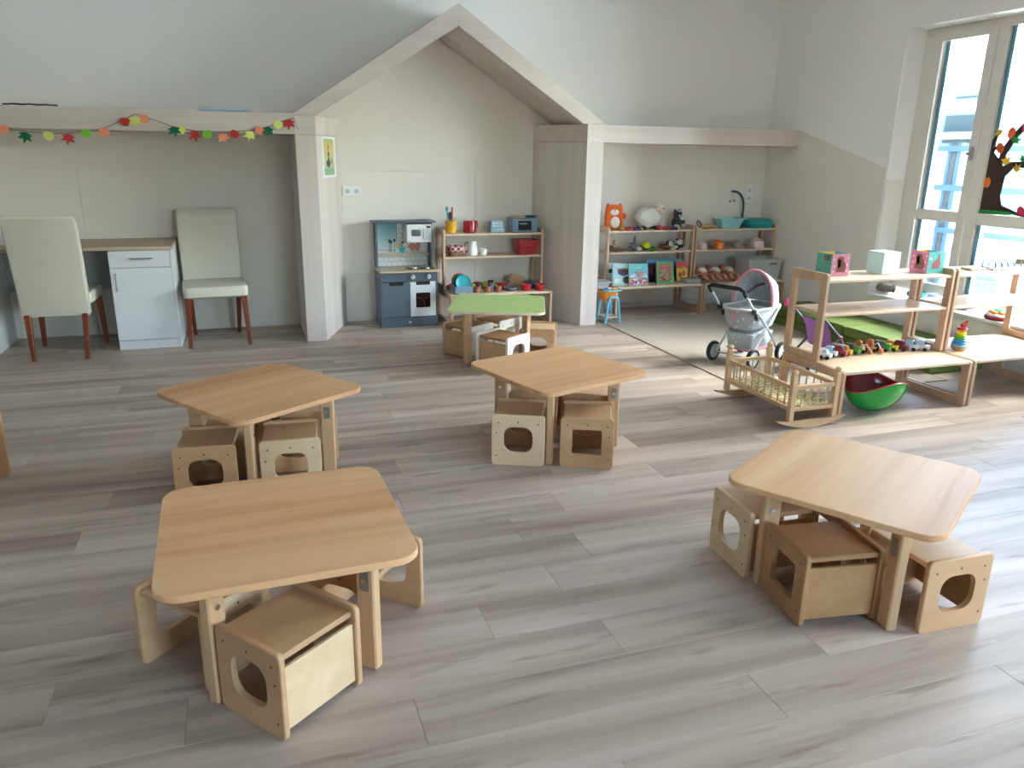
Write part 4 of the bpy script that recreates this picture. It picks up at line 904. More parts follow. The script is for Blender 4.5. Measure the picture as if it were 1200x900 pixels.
book(757, 304, 801, 330, 6.76, 'wide blue picture book standing at the back', FL('cover_blue', '3a86b5', .35), FL('cover_wine', '5b2a44', .4), [('cover_art', 'r', 0, .45, .9, .5, FL('art_navy', '24384a', .4))], 8, 0)
book(741, 309, 770, 333, 6.70, 'dark wine-coloured picture book between the blue ones', FL('cover_wine2', '3d2c3a', .35), FL('cover_wine2', '3d2c3a', .35), [('cover_art', 'r', .3, .6, .5, .3, FL('art_wine', '7a3a48', .4))], 10, 0)
book(712, 308.5, 728, 333, 6.78, 'white picture book standing behind the shelf upright', FL('cover_white', 'cfd5d8', .35), FL('cover_white', 'cfd5d8', .35), [('cover_art', 'r', -.5, .6, .3, .2, FL('art_black', '2a2630', .4))], 8, 0)
a = PY(804, 333, 6.60); c_ = PY(822, 325, 6.60)
t = thing('flat_book', 'grey book lying flat at the end of the book shelf', 'book', ((a.x + c_.x) / 2 - .012, 6.64, ZBN), 6)
B().box(-.075, .075, -.06, .06, .003, .036, .001).build('pages', flat('grey_pages', 'a4b0b5', .8), t, smooth=0)
B().box(-.078, .078, -.063, .063, .036, .040).build('cover', flat('cover_greybrown', '8b7d72', .5), t, smooth=0); B().box(-.078, .078, -.063, .063, 0, .003).build('cover', MATS['cover_greybrown'], t, smooth=0)

# ================================================================== DOLL SHELF
x = xs(831, 264, 6.82)
t = thing('wooden_rattle', 'tan oval wooden toy with a looped strap beside the tub', 'wooden toy', (x, 6.84, ZTP))
B().ell((.01, 0, .022), (.085, .035, .022), 16, 8).build('body', wood('tan_wood', 'b6905c', 'c6a36c', 'd4b47e', (2, 10, 10), .5), t)
B().tube([(-.07, 0, .03), (-.10, .005, .07), (-.125, 0, .08), (-.13, 0, .05), (-.105, -.01, .02), (-.08, 0, .015)], .007, 6).build('strap', flat('brown_strap', '6d5641', .8), t)
x = xs(854, 265, 6.85)
t = thing('doll_bathtub', 'pale turquoise doll bathtub with wide rim', 'tub', (x, 6.85, ZTP))
TQ = flat('pale_turquoise', '8fc4c6', .35)
B().loft(tub(.27, .19, .095, .72, .005, .05)).build('basin', TQ, t); B().ring(rrect(.30, .215, .06, k=5), rrect(.262, .182, .05, k=5), .091, .101).build('rim', TQ, t)
x = xs(889, 264, 6.86)
t = thing('teal_case', 'teal plastic case with rounded lid in the corner', 'case', (min(x + .008, 5.006), 6.86, ZTP))
TC = flat('teal_plastic', '178a86', .35)
B().loft([[(px_, py_, z) for px_, py_ in rrect(w, d_, .05)] for z, w, d_ in ((0, .27, .18), (.03, .30, .205), (.05, .30, .205))]).build('base', TC, t)
B().loft([[(px_, py_, z) for px_, py_ in rrect(w, d_, .05)] for z, w, d_ in ((.052, .30, .205), (.078, .285, .19), (.09, .24, .15))]).build('lid', TC, t)
# crib-mobile arm behind
q0, q1, q2 = PY(872.5, 254, 6.96), PY(874, 232, 6.96), PY(860.5, 224.5, 6.96)
t = thing('mobile_arm', 'dark curved toy mobile arm with hanging charms behind the tub', 'mobile', (q0.x - .0, 7.0, ZTP))
pts = [(0, 0, 0), (0, 0, q0.z - ZTP)] + [tuple(p - Vector((q0.x, 6.96, ZTP))) for p in bez(q0, (q0.x + .03, 6.96, q2.z + .01), q2, 10)][1:]
B().tube(pts, .011, 8).build('arm', flat('petrol_arm', '24414d', .4), t)
B().lathe([(0, 0), (.035, 0), (.035, .012), (.014, .02), (0, .02)], 16).build('foot', MATS['petrol_arm'], t)
ex = q2.x - q0.x; ez = q2.z - ZTP
for dx, dz, sd in ((-.02, -.085, 1), (.028, -.08, 0)):
    s_ = B().tube([(ex, -.015, ez), (ex + dx, -.015, ez + dz)], .0015, 5).build('cord', flat('pale_cord', 'b9bdb8', .8), t)
    B().ell((ex + dx, -.015, ez + dz - .012), (.014, .01, .014), 8, 6).build('charm', flat('charm_grey', '96a2a0', .6), s_)
def potty(px_, col, label, w=.105, h=.085, knob=False, lab=None):
    t = thing('doll_potty', label, 'potty', (xs(px_, 290, 6.84), 6.84, ZMD)); m = flat('potty_' + col, col, .35)
    B().loft([[(x_, y_, z) for x_, y_ in rrect(ww, dd, .04, 0, 0, 5)] for z, ww, dd in ((0, w * 1.02, w), (.02, w, w * .95), (h * .7, w * .92, w * .85), (h * .72, w * .74, w * .66), (h * .25, w * .6, w * .5))]).build('bowl', m, t)
    B().loft([[(x_, y_ + .025, z) for x_, y_ in rrect(ww, .035, .015)] for z, ww in ((h * .7, w * .85), (h * .92, w * .7), (h, w * .5))]).build('back', m, t)
    if lab: B().plate(rrect(.045, .018, .004, 0, .03), -.0535, -.0515, UV_XZ).build('sticker', flat('sticker_pink', 'b65a78', .5), t, smooth=0)
potty(822.5, 'd9bfc4', 'pale pink doll potty half behind the shelf upright')
potty(842.5, 'd97325', 'orange doll potty between the pink and the mauve one')
potty(864.5, '9c8183', 'mauve doll potty next to the orange one')
potty(887, 'd8c2bf', 'white doll potty with a pink sticker', .125, .1, lab=True)
# baby dolls
SK = flat('doll_vinyl', 'b57a63', .5, vary=.05)
def baby(bx_, rz, label):
    t = thing('baby_doll', label, 'doll', (bx_, 6.72, ZBN + .002), rz, 'baby dolls in white vests')
    b = B(); b.ell((0, .03, .055), (.048, .07, .045), 14, 10)
    b.ell((0, .135, .085), (.042, .045, .045), 14, 10)
    b.tube([(0, .08, .065), (0, .12, .08)], .024, 10)
    for s in (-1, 1):
        b.tube([(s * .04, .075, .065), (s * .06, .04, .075), (s * .05, -.005, .085)], .017, 8, rs=[.02, .017, .013]); b.ell((s * .05, -.012, .086), (.014, .016, .012), 8, 6)
        b.tube([(s * .028, -.02, .04), (s * .045, -.08, .045), (s * .03, -.125, .02)], .02, 8, rs=[.03, .026, .017]); b.ell((s * .026, -.14, .02), (.015, .026, .016), 8, 6)
    b.build('body', SK, t)
    B().ell((0, .04, .07), (.054, .062, .056), 14, 10).build('vest', flat('white_vest', 'cfcac2', .9), t)
    B().ell((0, .148, .097), (.041, .04, .038), 12, 8).build('hair', flat('moulded_hair', '8a4f3c', .6), t)
    plush_eye(t, (-.014, .108, .11), (.014, .108, .11), r=.005)
baby(4.335, 3, 'baby doll in a white vest lying next to the shelf upright'); baby(4.487, 0, 'baby doll in a white vest lying between two others'); baby(4.64, -3, 'baby doll in a white vest lying next to the grey storage box')
a = PY(868, 325, 6.70); c_ = PY(918, 297, 6.70)
t = thing('storage_box', 'light grey plastic storage box with handle slot', 'storage box', (4.955, 6.70, ZBN))
GP = flat('light_grey_plastic', 'b9bbb9', .4)
B().loft(tub(.39, .28, .21, .88, .006, .02)).build('body', GP, t); B().ring(rrect(.405, .295, .022), rrect(.38, .27, .015), .195, .213).build('rim', GP, t)
B().plate(rrect(.085, .022, .008, .08, .165), -.1375, -.13, UV_XZ).build('handle_slot', flat('slot_grey', '77797a', .6), t, smooth=0)
# doll care stand and basin
SB = flat('sky_blue_plastic', '6fb3cf', .35)
t = thing('doll_high_chair', 'blue-legged doll high chair with orange tray beside the wooden column', 'doll chair', (3.15, 6.41, .0095), 4)
def arch(y, s=1): return [(-.075 * s, y, 0), (-.06 * s, y, .12), (-.05 * s, y, .205), (-.035 * s, y, .235), (0, y, .243), (.035 * s, y, .235), (.05 * s, y, .205), (.06 * s, y, .12), (.075 * s, y, 0)]
for yy in (-.075, .08): B().tube(arch(yy), .012, 8).build('leg_frame', SB, t)
B().box(-.07, .07, -.08, .085, .045, .058, .005).build('footboard', flat('rose_beige_plastic', 'c7b4a6', .5), t, smooth=0)
OP = flat('orange_plastic', 'e08a33', .35)
B().loft(tub(.15, .14, .09, .75, .006, .02), T(-.02, .01, .205)).build('seat', OP, t)
B().ring(rrect(.165, .15, .03, 0, 0), rrect(.09, .075, .02, -.01, .005), .295, .306, T(0, -.02, 0)).build('tray', SB, t)
B().ell((.02, -.04, .312), (.035, .028, .012), 12, 6).build('tray_toy', OP, t); B().box(-.05, -.01, -.05, -.01, .3065, .325, .006).build('tray_cup', flat('tray_grey', 'b6b7b5', .4), t, smooth=0)
t = thing('wash_basin', 'pale grey doll wash basin behind the high chair', 'basin', (3.135, 6.66, .0015))
LV = flat('lavender_grey_plastic', 'bfc0c6', .4)
B().loft([[(x_, y_, z) for x_, y_ in rrect(w, d_, .03)] for z, w, d_ in ((0, .17, .17), (.02, .15, .15), (.26, .13, .13))]).build('stand', flat('dark_stand', '6d6258', .6), t)
B().loft([[(x_, y_, z + .26) for x_, y_ in rrect(w, d_, .05)] for z, w, d_ in ((0, .16, .16), (.075, .2, .2), (.08, .225, .225), (.09, .225, .225), (.085, .19, .19), (.02, .15, .15))]).build('bowl', LV, t)

# ================================================================== DOLL PRAM, BUGGY, CRADLE, MATTRESS
STAR = dotted('star_fabric', 'a2a6ab', 'd5d8da', 26, .2)
STARL = dotted('star_fabric_light', 'b9c3ca', 'e0e5e8', 26, .2)
PINK = flat('pink_trim', 'd98ea0', .7); TUBE = flat('silver_tube', 'c3ccd2', .3, .6)
t = thing('doll_pram', 'grey star-print doll pram with black handle and pink trim', 'doll pram', (3.555, 4.83, .0095), 22)
def wheel(par, x, y, r, hub):
    w = B().lathe([(r * .74, -.014), (r * .95, -.014), (r, -.007), (r, .007), (r * .95, .014), (r * .74, .014)], 24, T(x, y, r) @ RX(90), cap=False).build('wheel', flat('tyre_black', '202124', .6), par)
    B().lathe([(0, -.010), (r * .75, -.012), (r * .75, .012), (0, .010)], 24, T(x, y, r) @ RX(90)).build('hub', hub, w)
    return w
for sx in (-1, 1):
    for sy in (-1, 1): wheel(t, sx * .195, sy * .17, .075, flat('hub_silver', 'b4bcc0', .35))
for sy in (-1, 1):
    y = sy * .145
    B().tube([(-.195, y, .073), (-.02, y, .27), (.14, y, .42)], .0095).build('frame_tube', TUBE, t)
    B().tube([(.195, y, .073), (.03, y, .25), (-.14, y, .40), (-.20, y, .43)], .0095).build('frame_tube', TUBE, t)
    B().tube([(-.19, y, .42), (-.34, y, .565)], .0095).build('handle_tube', TUBE, t)
    B().ell((-.195, y, .425), (.026, .018, .028), 10, 8).build('clamp', BLACK, t); B().ell((-.15, y, .37), (.018, .014, .022), 10, 8).build('clamp', BLACK, t)
B().tube([(-.32, -.145, .545), (-.355, -.145, .585), (-.362, -.12, .6), (-.362, .12, .6), (-.355, .145, .585), (-.32, .145, .545)], .0155, 10).build('handle', flat('black_foam', '1d1e20', .8), t)
for sx in (-1, 1): B().tube([(sx * .195, -.16, .073), (sx * .195, .16, .073)], .006).build('axle', TUBE, t)
def rl(w, d_, z, r=.1, cx=0): return [(x_ + cx, y_, z) for x_, y_ in rrect(w, d_, r, 0, 0, 5)]
B().loft([rl(.30, .15, .25, .06, .0), rl(.37, .22, .275, .08), rl(.43, .265, .36, .1), rl(.45, .28, .42, .11), rl(.435, .265, .425, .1), rl(.40, .235, .36, .1), rl(.3, .15, .29, .06)]).build('bassinet', STAR, t)
B().tube([Vector(p) for p in rl(.455, .285, .424, .11)], .011, 8, closed=True).build('rim', flat('rim_pale', 'c9d0d4', .6), t)
B().ell((.0, 0, .385), (.19, .115, .03), 16, 8).build('bedding', flat('white_bedding', 'd5dade', .9), t)
B().plate(rrect(.028, .05, .01), -.004, .004, T(-.226, .0, .375) @ RY(-8) @ UV_YZ).build('pink_tag', PINK, t, smooth=0)
# hood
def hood(hx, hz, r, w, a0, a1, n=10, m=14):
    v = []; f = []
    for i in range(n + 1):
        a = math.radians(a0 + (a1 - a0) * i / n)
        for j in range(m + 1):
            tt = PI * j / m
            v.append((hx + r * math.sin(tt) * math.cos(a), w * math.cos(tt), hz + r * math.sin(tt) ** .8 * math.sin(a)))
    for i in range(n):
        for j in range(m): f.append((i * (m + 1) + j, i * (m + 1) + j + 1, (i + 1) * (m + 1) + j + 1, (i + 1) * (m + 1) + j))
    return v, f
b = B(); v, f = hood(.0, .44, .245, .165, 86, 0); b._add(v, f)
v2, f2 = hood(.0, .44, .237, .159, 86, 0); b._add(v2, f2)
hd = b.build('hood', STARL, t)
def hood_arc(a, r, w): return [(.0 + r * math.sin(PI * j / 14) * math.cos(math.radians(a)), w * math.cos(PI * j / 14), .44 + r * math.sin(PI * j / 14) ** .8 * math.sin(math.radians(a))) for j in range(15)]
B().tube(hood_arc(87, .246, .166), .012, 8).build('hood_trim', PINK, hd); B().tube(hood_arc(45, .247, .167), .006, 6).build('hood_seam', STARL, hd)
B().tube([(.06, .09, .5), (.1, .04, .56), (.09, -.03, .585)], .009, 6).build('ribbon', flat('plum_ribbon', '6d3b55', .8), hd)
B().loft([[(x_, y_, z) for x_, y_ in rrect(w, d_, .03)] for z, w, d_ in ((.10, .24, .18), (.12, .27, .2), (.235, .3, .24))]).build('lower_basket', STARL, t)
B().ring(rrect(.285, .21, .03), rrect(.265, .19, .03), .105, .118).build('basket_trim', PINK, t)

t = thing('doll_buggy', 'purple doll buggy with magenta handles parked behind the pram', 'doll buggy', (3.945, 4.50, .0095), 6)
GT = flat('dark_grey_tube', '4c4c55', .35); MG = flat('magenta_plastic', 'b32560', .4); PU = flat('violet_fabric', 'a46bb0', .8)
for sy in (-1, 1):
    y = sy * .125
    B().tube([(-.2, y, .46), (.05, y, .25), (.19, y, .05)], .009).build('frame_tube', GT, t); B().tube([(-.19, y, .05), (-.02, y, .2), (.06, y, .26)], .008).build('frame_tube', GT, t)
    B().tube(bez((-.19, y, .45), (-.27, y, .545), (-.25, y, .46), 8), .014).build('handle', MG, t)
    B().ell((.05, y, .25), .016, 8, 6).build('joint', MG, t)
    for sx in (-1, 1): wheel(t, sx * .19, sy * .13, .05, flat('hub_pale', 'c4cdd8', .4))
B().tube([(-.19, -.12, .05), (-.19, .12, .05)], .011).build('axle', MG, t); B().tube([(.19, -.12, .05), (.19, .12, .05)], .008).build('axle', GT, t)
v = []; f = []
prof = [(-.10, .385), (-.05, .30), (-.015, .2), (.0, .165), (.05, .155), (.13, .165)]
for (px_, pz_) in prof:
    for yy in (-.115, 0, .115): v.append((px_, yy, pz_ - (.012 if yy == 0 else 0)))
for (px_, pz_) in prof:
    for yy in (-.115, 0, .115): v.append((px_ + .004, yy, pz_ - .004 - (.012 if yy == 0 else 0)))
for k_ in (0, 18):
    for i in range(5):
        for j in range(2): f.append((k_ + i * 3 + j, k_ + i * 3 + j + 1, k_ + (i + 1) * 3 + j + 1, k_ + (i + 1) * 3 + j))
b = B(); b._add(v, f); b.build('sling_seat', PU, t)

t = thing('doll_cradle', 'wooden doll cradle with spindle sides on curved rockers', 'cradle', (3.03, 3.77, 0), 0)
CR = wood('cradle_pine', 'c5a27b', 'd2b08a', 'dfc2a0', (12, 12, 1.4), .5, .7)
CRX = wood('cradle_pine_long', 'c5a27b', 'd2b08a', 'dfc2a0', (1.4, 1.4, 12), .5, .7)
FLOR = multi('floral_bedding', ['d8cf9e', 'dcd3a8', 'd6cda0', 'e0d8b0', 'd8cf9e', 'a5566a', '7c9a5a', 'dcd3a8'], 75, .9)
hx, hy = .15, .315
for sy in (-1, 1):
    n = 14; top = []; bot = []
    for i in range(n + 1):
        u = -1 + 2 * i / n; bot.append((u * .235, .048 * u * u)); top.append((u * .235, .05 + .012 * abs(u) ** 3 - .008 * abs(u)))
    b = B().loft([[(bx_, sy * hy - .011, bz_), (bx_, sy * hy + .011, bz_), (tx_, sy * hy + .011, max(tz_, bz_ + .008)), (tx_, sy * hy - .011, max(tz_, bz_ + .008))] for (bx_, bz_), (tx_, tz_) in zip(bot, top)])
    b.build('rocker', CRX, t, smooth=0)
    for sx in (-1, 1):
        p_ = B().box(sx * hx - .016, sx * hx + .016, sy * hy - .016, sy * hy + .016, .052, .318, .003).build('post', CR, t, smooth=0)
        B().ell((sx * hx, sy * hy, .334), .02, 12, 8).build('knob', CR, p_)
    for zz in (.105, .235): B().box(-hx + .016, hx - .016, sy * hy - .009, sy * hy + .009, zz, zz + .024, .002).build('end_rail', CRX, t, smooth=0)
    for i in range(4): B().cyl((-hx + .065 + i * .057, sy * hy, .128), (-hx + .065 + i * .057, sy * hy, .236), .005, 8).build('spindle', CR, t)
for sx in (-1, 1):
    for zz in (.105, .235): B().box(sx * hx - .009, sx * hx + .009, -hy + .016, hy - .016, zz, zz + .024, .002).build('side_rail', CRX, t, smooth=0)
    for i in range(9): B().cyl((sx * hx, -hy + .063 + i * .063, .128), (sx * hx, -hy + .063 + i * .063, .236), .005, 8).build('spindle', CR, t)
B().box(-hx + .01, hx - .01, -hy + .012, hy - .012, .098, .106).build('base_board', CRX, t, smooth=0)
B().box(-hx + .012, hx - .012, -hy + .02, hy - .02, .1065, .135, .01).build('bedding', FLOR, t, smooth=0)

GRN = flat('green_canvas', '5d7230', .85, bump=.25, bscale=160, vary=.06)
t = thing('floor_mattress', 'thick green folding mattress lying along the window wall', 'mattress', (4.905, 5.12, 0))
for (ya_, yb_) in ((-.98, -.065), (-.055, .98)):
    for (za, zb) in ((.001, .084), (.086, .168)): B().box(-.265, .245, ya_, yb_, za, zb, .012).build('pad', GRN, t)
B().tube([(-.264, -.98, .085), (-.264, .98, .085)], .004, 6).build('piping', flat('green_piping', '4f6523', .8), t)

# red and green rocking bowl
def wave_bowl(R, off, n=40, m=8, top=.0):
    L = []
    for i in range(m + 1):
        u = i / m; q = []
        for j in range(n):
            a = 2 * PI * j / n; rim = .185 - .04 * math.cos(2 * a) + .012 * math.sin(a)
            rr_ = R * math.sin(u * PI / 2) ** .9; z = off + (rim - off) * (1 - math.cos(u * PI / 2)) ** .9
            q.append((1.12 * rr_ * math.cos(a) * (1 + .06 * u * math.cos(2 * a)), .86 * rr_ * math.sin(a), z))
        L.append(q)
    return L
t = thing('rocking_bowl', 'glossy rocking bowl, red inside and green outside, under the vehicle shelf', 'rocking toy', (3.615, 3.60, 0.001), 5)
B().loft(wave_bowl(.182, .0), cap1=False).build('outer_shell', flat('glossy_green', '1f9a3c', .18), t, smooth=60)
B().loft(wave_bowl(.180, .008), cap1=False).build('inner_shell', flat('glossy_red', '8f1a22', .15), t, smooth=60)
lo_ = wave_bowl(.182, 0)[-1]; B().tube([Vector(p) for p in lo_], .0045, 6, closed=True).build('rim_line', flat('rim_red', 'b5343a', .3), t)

# ================================================================== VEHICLE SHELF
def pz(px_, py_, z): q = PZ(px_, py_, z); return q.x, q.y
PNK = flat('cube_pink', 'c77f98', .5); TLC = dotted('cube_teal', '5fae9f', '2f4a4c', 48, .16, .5); AQ = flat('cube_aqua', '58b9b7', .5)
BR = flat('print_brown', '7a4038', .5); YL = flat('print_yellow', 'e0ad3a', .5); WH = flat('print_white', 'e3dcd6', .5)
def story_cube(px_, py_, label, left, right, art):
    x0_, y0_ = pz(px_, py_, ZTP); s = .135; x0_ = min(x0_, 4.212 - s)
    t = thing('card_cube', label, 'cube', (x0_ + s / 2, y0_ + s / 2, ZTP), 0)
    h_ = s / 2
    B().box(-h_, -h_ + .003, -h_, h_, 0, s).build('face', left, t, smooth=0); B().box(-h_ + .003, h_, -h_, -h_ + .003, 0, s).build('face', right, t, smooth=0)
    B().box(h_ - .003, h_, -h_ + .003, h_, 0, s).build('face', AQ, t, smooth=0); B().box(-h_ + .003, h_ - .003, h_ - .003, h_, 0, s).build('face', YL, t, smooth=0)
    B().box(-h_ + .003, h_ - .003, -h_ + .003, h_ - .003, 0, .004).build('base', YL, t, smooth=0)
    for (face, nm, loop, mat) in art:
        M = T(0, -h_, 0) @ UV_XZ @ SC(1, 1, -1) if face == 'R' else T(-h_, 0, 0) @ UV_YZ @ SC(-1, 1, -1)
        B().plate(loop, .0001, .0012, M).build(nm, mat, t, smooth=0)
    return t
def oval(cx, cy, rx, ry, n=16): return [(cx + rx * math.cos(2 * PI * i / n), cy + ry * math.sin(2 * PI * i / n)) for i in range(n)]
def beast(face, fl=1): return [(face, 'animal_print', [(fl * u, v) for u, v in ((-.03, .025), (.035, .022), (.045, .05), (.038, .078), (.022, .092), (.02, .115), (.0, .122), (-.022, .115), (-.026, .09), (-.02, .07), (-.03, .05))], BR), (face, 'animal_print_patch', oval(fl * -.008, .092, .013, .012), YL), (face, 'animal_print_patch', oval(fl * -.008, .066, .012, .017), WH)] + \
    [(face, 'print_fleck', oval(u, v, .004, .006, 8), WH) for u, v in ((-.05, .03), (.055, .11), (.052, .03), (-.05, .1), (-.045, .06), (.05, .07))]
glyph = [('L', 'printed_letter', [(a + u, v) for u, v in ((0, .095), (.022, .095), (.022, .125), (0, .125))], flat('glyph_plum', '7d3b52', .5)) for a in (.025,)] + [('L', 'printed_letter', [(u, v) for u, v in ((.031, .101), (.041, .101), (.041, .119), (.031, .119))], flat('glyph_inner', '6fb3a6', .5)), ('L', 'printed_letter', [(.0, .092), (.008, .092), (.008, .125), (.0, .125)], MATS['glyph_plum'])]
story_cube(972.5, 324, 'teal and pink card cube with a brown animal print', TLC, PNK, beast('R') + glyph)
x0_, y0_ = pz(1033, 321.5, ZTP); s = .135
t = thing('white_cube', 'plain white paper cube between the two printed cubes', 'cube', (x0_ + s / 2, y0_ + s / 2, ZTP), 0)
B().box(-s / 2, s / 2, -s / 2, s / 2, 0, s, .002).build('box', flat('white_paper', 'd8e0e2', .6), t, smooth=0)
B().plate([(-.03, -.02), (.02, -.03), (.03, .02), (-.02, .03)], s, s + .003).build('folded_flap', MATS['white_paper'], t, smooth=0)
story_cube(1094.5, 320.5, 'pink and aqua card cube nearest the window with animal prints', flat('cube_rose', 'b9647f', .5), AQ, beast('L') + [('R', 'animal_print', [(-.03, .03), (.03, .03), (.04, .06), (.03, .085), (.022, .125), (.012, .125), (.008, .09), (-.01, .085), (-.03, .06)], flat('print_mauve', '9c5a62', .5)), ('R', 'print_fleck', oval(-.045, .095, .012, .007), WH)])

# toy vehicles lined up on the bench board
def vehicle(px_, py_, label, body, top, kind='van', L=.085, w=.042, rz=-62, cab=None, extra=None):
    x_, y_ = pz(px_, py_, ZBN); y_ += .02
    t = thing('toy_vehicle', label, 'toy vehicle', (x_, y_, ZBN), rz, 'row of toy vehicles')
    mb = flat('veh_' + body, body, .3); mt_ = flat('veh_' + top, top, .3); GL = flat('veh_glass', '3c4c58', .15)
    z0 = .012; lp = lambda l0, l1, w_, z: [(l0, -w_ / 2, z), (l1, -w_ / 2, z), (l1, w_ / 2, z), (l0, w_ / 2, z)]
    h = L / 2
    if kind == 'van':
        B().loft([lp(-h, h, w, z0), lp(-h, h, w, .036), lp(-h, h * .92, w * .97, .038)]).build('body', mb, t, smooth=0)
        B().loft([lp(-h, h * .45, w * .95, .0385), lp(-h * .9, h * .25, w * .85, .066), lp(-h * .8, h * .1, w * .7, .069)]).build('cab', mt_, t, smooth=0)
        B().loft([lp(h * .33, h * .47, w * .8, .042), lp(h * .22, h * .33, w * .7, .061)]).build('windscreen', GL, t, smooth=0)
    elif kind == 'truck':
        B().box(-h, h * .25, -w / 2, w / 2, z0 + .006, .066, .004).build('load', mt_, t, smooth=0)
        B().box(h * .3, h, -w * .46, w * .46, z0, .056, .005).build('cab', mb, t, smooth=0)
        B().box(h - .001, h + .001, -w * .34, w * .34, .034, .05).build('windscreen', GL, t, smooth=0)
    elif kind == 'car':
        B().loft([lp(-h, h, w, z0), lp(-h, h, w, .03), lp(-h * .95, h * .9, w * .92, .036)]).build('body', mb, t, smooth=0)
        B().loft([lp(-h * .7, h * .4, w * .88, .0365), lp(-h * .45, h * .12, w * .7, .06)]).build('cab', mt_, t, smooth=0)
    elif kind == 'digger':
        B().box(-h, h * .5, -w / 2, w / 2, z0, .03, .003).build('chassis', mb, t, smooth=0)
        B().loft([lp(-h, h * .1, w * .9, .0305), lp(-h * .9, 0, w * .8, .07), lp(-h * .7, -h * .2, w * .6, .078)]).build('cab', mt_, t, smooth=0)
        B().tube([(h * .1, 0, .045), (h * .7, 0, .06), (h * 1.2, 0, .03)], .006, 6).build('arm', flat('veh_arm', 'b7b9b6', .4), t)
        B().loft([lp(h * 1.15, h * 1.7, w * .8, .004), lp(h * 1.1, h * 1.5, w * .8, .024), lp(h * 1.1, h * 1.25, w * .8, .03)]).build('bucket', mt_, t, smooth=0)
    for sx in (-.62, .55):
        for sy in (-1, 1): B().lathe([(0, -.005), (.012, -.005), (.012, .005), (0, .005)], 14, T(sx * h, sy * w * .5, .0122) @ RX(90)).build('wheel', BLACK, t)
    if extra: extra(t, h, w)
    return t
def ladder(t, h, w): B().box(-h, h * .6, -.012, .012, .07, .076, .001).build('ladder', flat('veh_ladder', 'b9bdbd', .4), t, smooth=0)
q_ = lambda a, b_: (960 + a / 6, 390 + b_ / 6)
vehicle(*q_(58, 188), 'white toy car beside the shelf frame', 'd9dde0', 'a7c4d4', 'car', .07)
vehicle(*q_(97, 174), 'white and pale blue toy van next to the fire engine', 'd5dde2', '9fc4d8', 'van', .07)
vehicle(*q_(158, 168), 'red toy fire engine with grey ladder', 'a02630', '8e2530', 'van', .09, extra=ladder)
vehicle(*q_(202, 160), 'yellow toy car with orange roof beside the fire engine', 'd9c32c', 'd58a35', 'car', .07)
vehicle(*q_(247, 152), 'green toy lorry with dark grey load next to the first digger', '4e9a3e', '4c5a52', 'truck', .1)
vehicle(*q_(306, 144), 'orange toy digger next to the green lorry', 'd8b23a', 'b5622f', 'digger', .085)
vehicle(*q_(385, 136), 'orange toy digger with its bucket reaching farthest from the frame', 'c9a23a', 'b8623a', 'digger', .085)
vehicle(*q_(458, 132), 'green toy lorry with grey load beside the yellow truck', '5aa845', '4f5f57', 'truck', .1)
vehicle(*q_(522, 130), 'yellow toy truck with orange cab top', 'e3c92b', 'd8902f', 'van', .075)
vehicle(*q_(590, 130), 'dark red toy car', '7d1d2b', '6d1a28', 'van', .075)
vehicle(*q_(662, 128), 'white toy car with blue windows beside the dark red car', 'd9dee1', '8fb7cf', 'van', .075)
vehicle(*q_(738, 128), 'white toy van at the end of the row', 'd7dcdf', 'bcd3de', 'van', .085)

# ring stacker
x_, y_ = pz(1127.5, 411, ZBN)
t = thing('ring_stacker', 'rainbow wooden ring stacker with red bird on top', 'stacking toy', (x_, y_ + .03, ZBN))
B().lathe([(0, 0), (.034, .002), (.047, .012), (.05, .02), (.046, .024), (0, .024)], 24).build('rocker_base', wood('stacker_base', 'a8764e', 'b8865c', 'c6976c', (8, 8, 2), .5), t)
z_ = .0245
for i, (r_, c_) in enumerate(((.049, '7cc3df'), (.046, '2a86c8'), (.042, '3a9ad0'), (.038, '3d9a35'), (.035, '8cc030'), (.031, 'e8cf2c'), (.027, 'e59a2d'))):
    B().lathe([(0, z_), (r_ - .006, z_), (r_, z_ + .005), (r_, z_ + .011), (r_ - .006, z_ + .0155), (0, z_ + .0155)], 24).build('ring', flat('ring_' + c_, c_, .3), t); z_ += .016
B().lathe([(0, z_), (.03, z_), (.034, z_ + .007), (.03, z_ + .014), (0, z_ + .014)], 24).build('ring', flat('ring_red', 'a61f2c', .3), t)
B().plate([(-.012, 0), (.014, 0), (.034, .042), (.008, .03), (-.016, .024)], -.009, .009, T(.004, 0, z_ + .014) @ UV_XZ, .003).build('bird', flat('bird_red', 'a92430', .3), t)

# ================================================================== WINDOW SILL, WINDOW SHELF
def sillp(px_, py_): q = PZ(px_, py_, ZSILL); return Vector((min(max(q.x, 5.26), 5.33), q.y, ZSILL))
p = sillp(1044, 341)
t = thing('animal_cushion', 'small grey and white animal-shaped cushion on the window sill', 'cushion', (p.x, p.y, ZSILL), 75)
B().ell((0, 0, .042), (.17, .078, .042), 20, 10).build('back', flat('taupe_velvet', '7d756c', .6), t); B().ell((-.04, .0, .06), (.085, .05, .03), 14, 8).build('white_patch', flat('plush_white', 'd6d6d4', .8), t)
B().ell((-.163, 0, .034), (.02, .015, .02), 8, 6).build('snout', flat('dark_snout', '3f3a37', .7), t); B().tube([(.155, 0, .045), (.195, .01, .065)], .008, 6).build('tail', MATS['dark_snout'], t)
p = sillp(1092, 349)
t = thing('blue_cushion', 'round turquoise patterned cushion on the window sill', 'cushion', (p.x, p.y, ZSILL))
B().ell((0, 0, .04), (.075, .09, .04), 18, 10).build('cover', multi('ocean_print', ['3fa9bd', '2f8fb0', '59bfc7', '3fa9bd', 'c8dde0'], 45), t); B().ell((0, 0, .081), .006, 8, 6).build('button', WPLAS, t)
p = sillp(1140, 360)
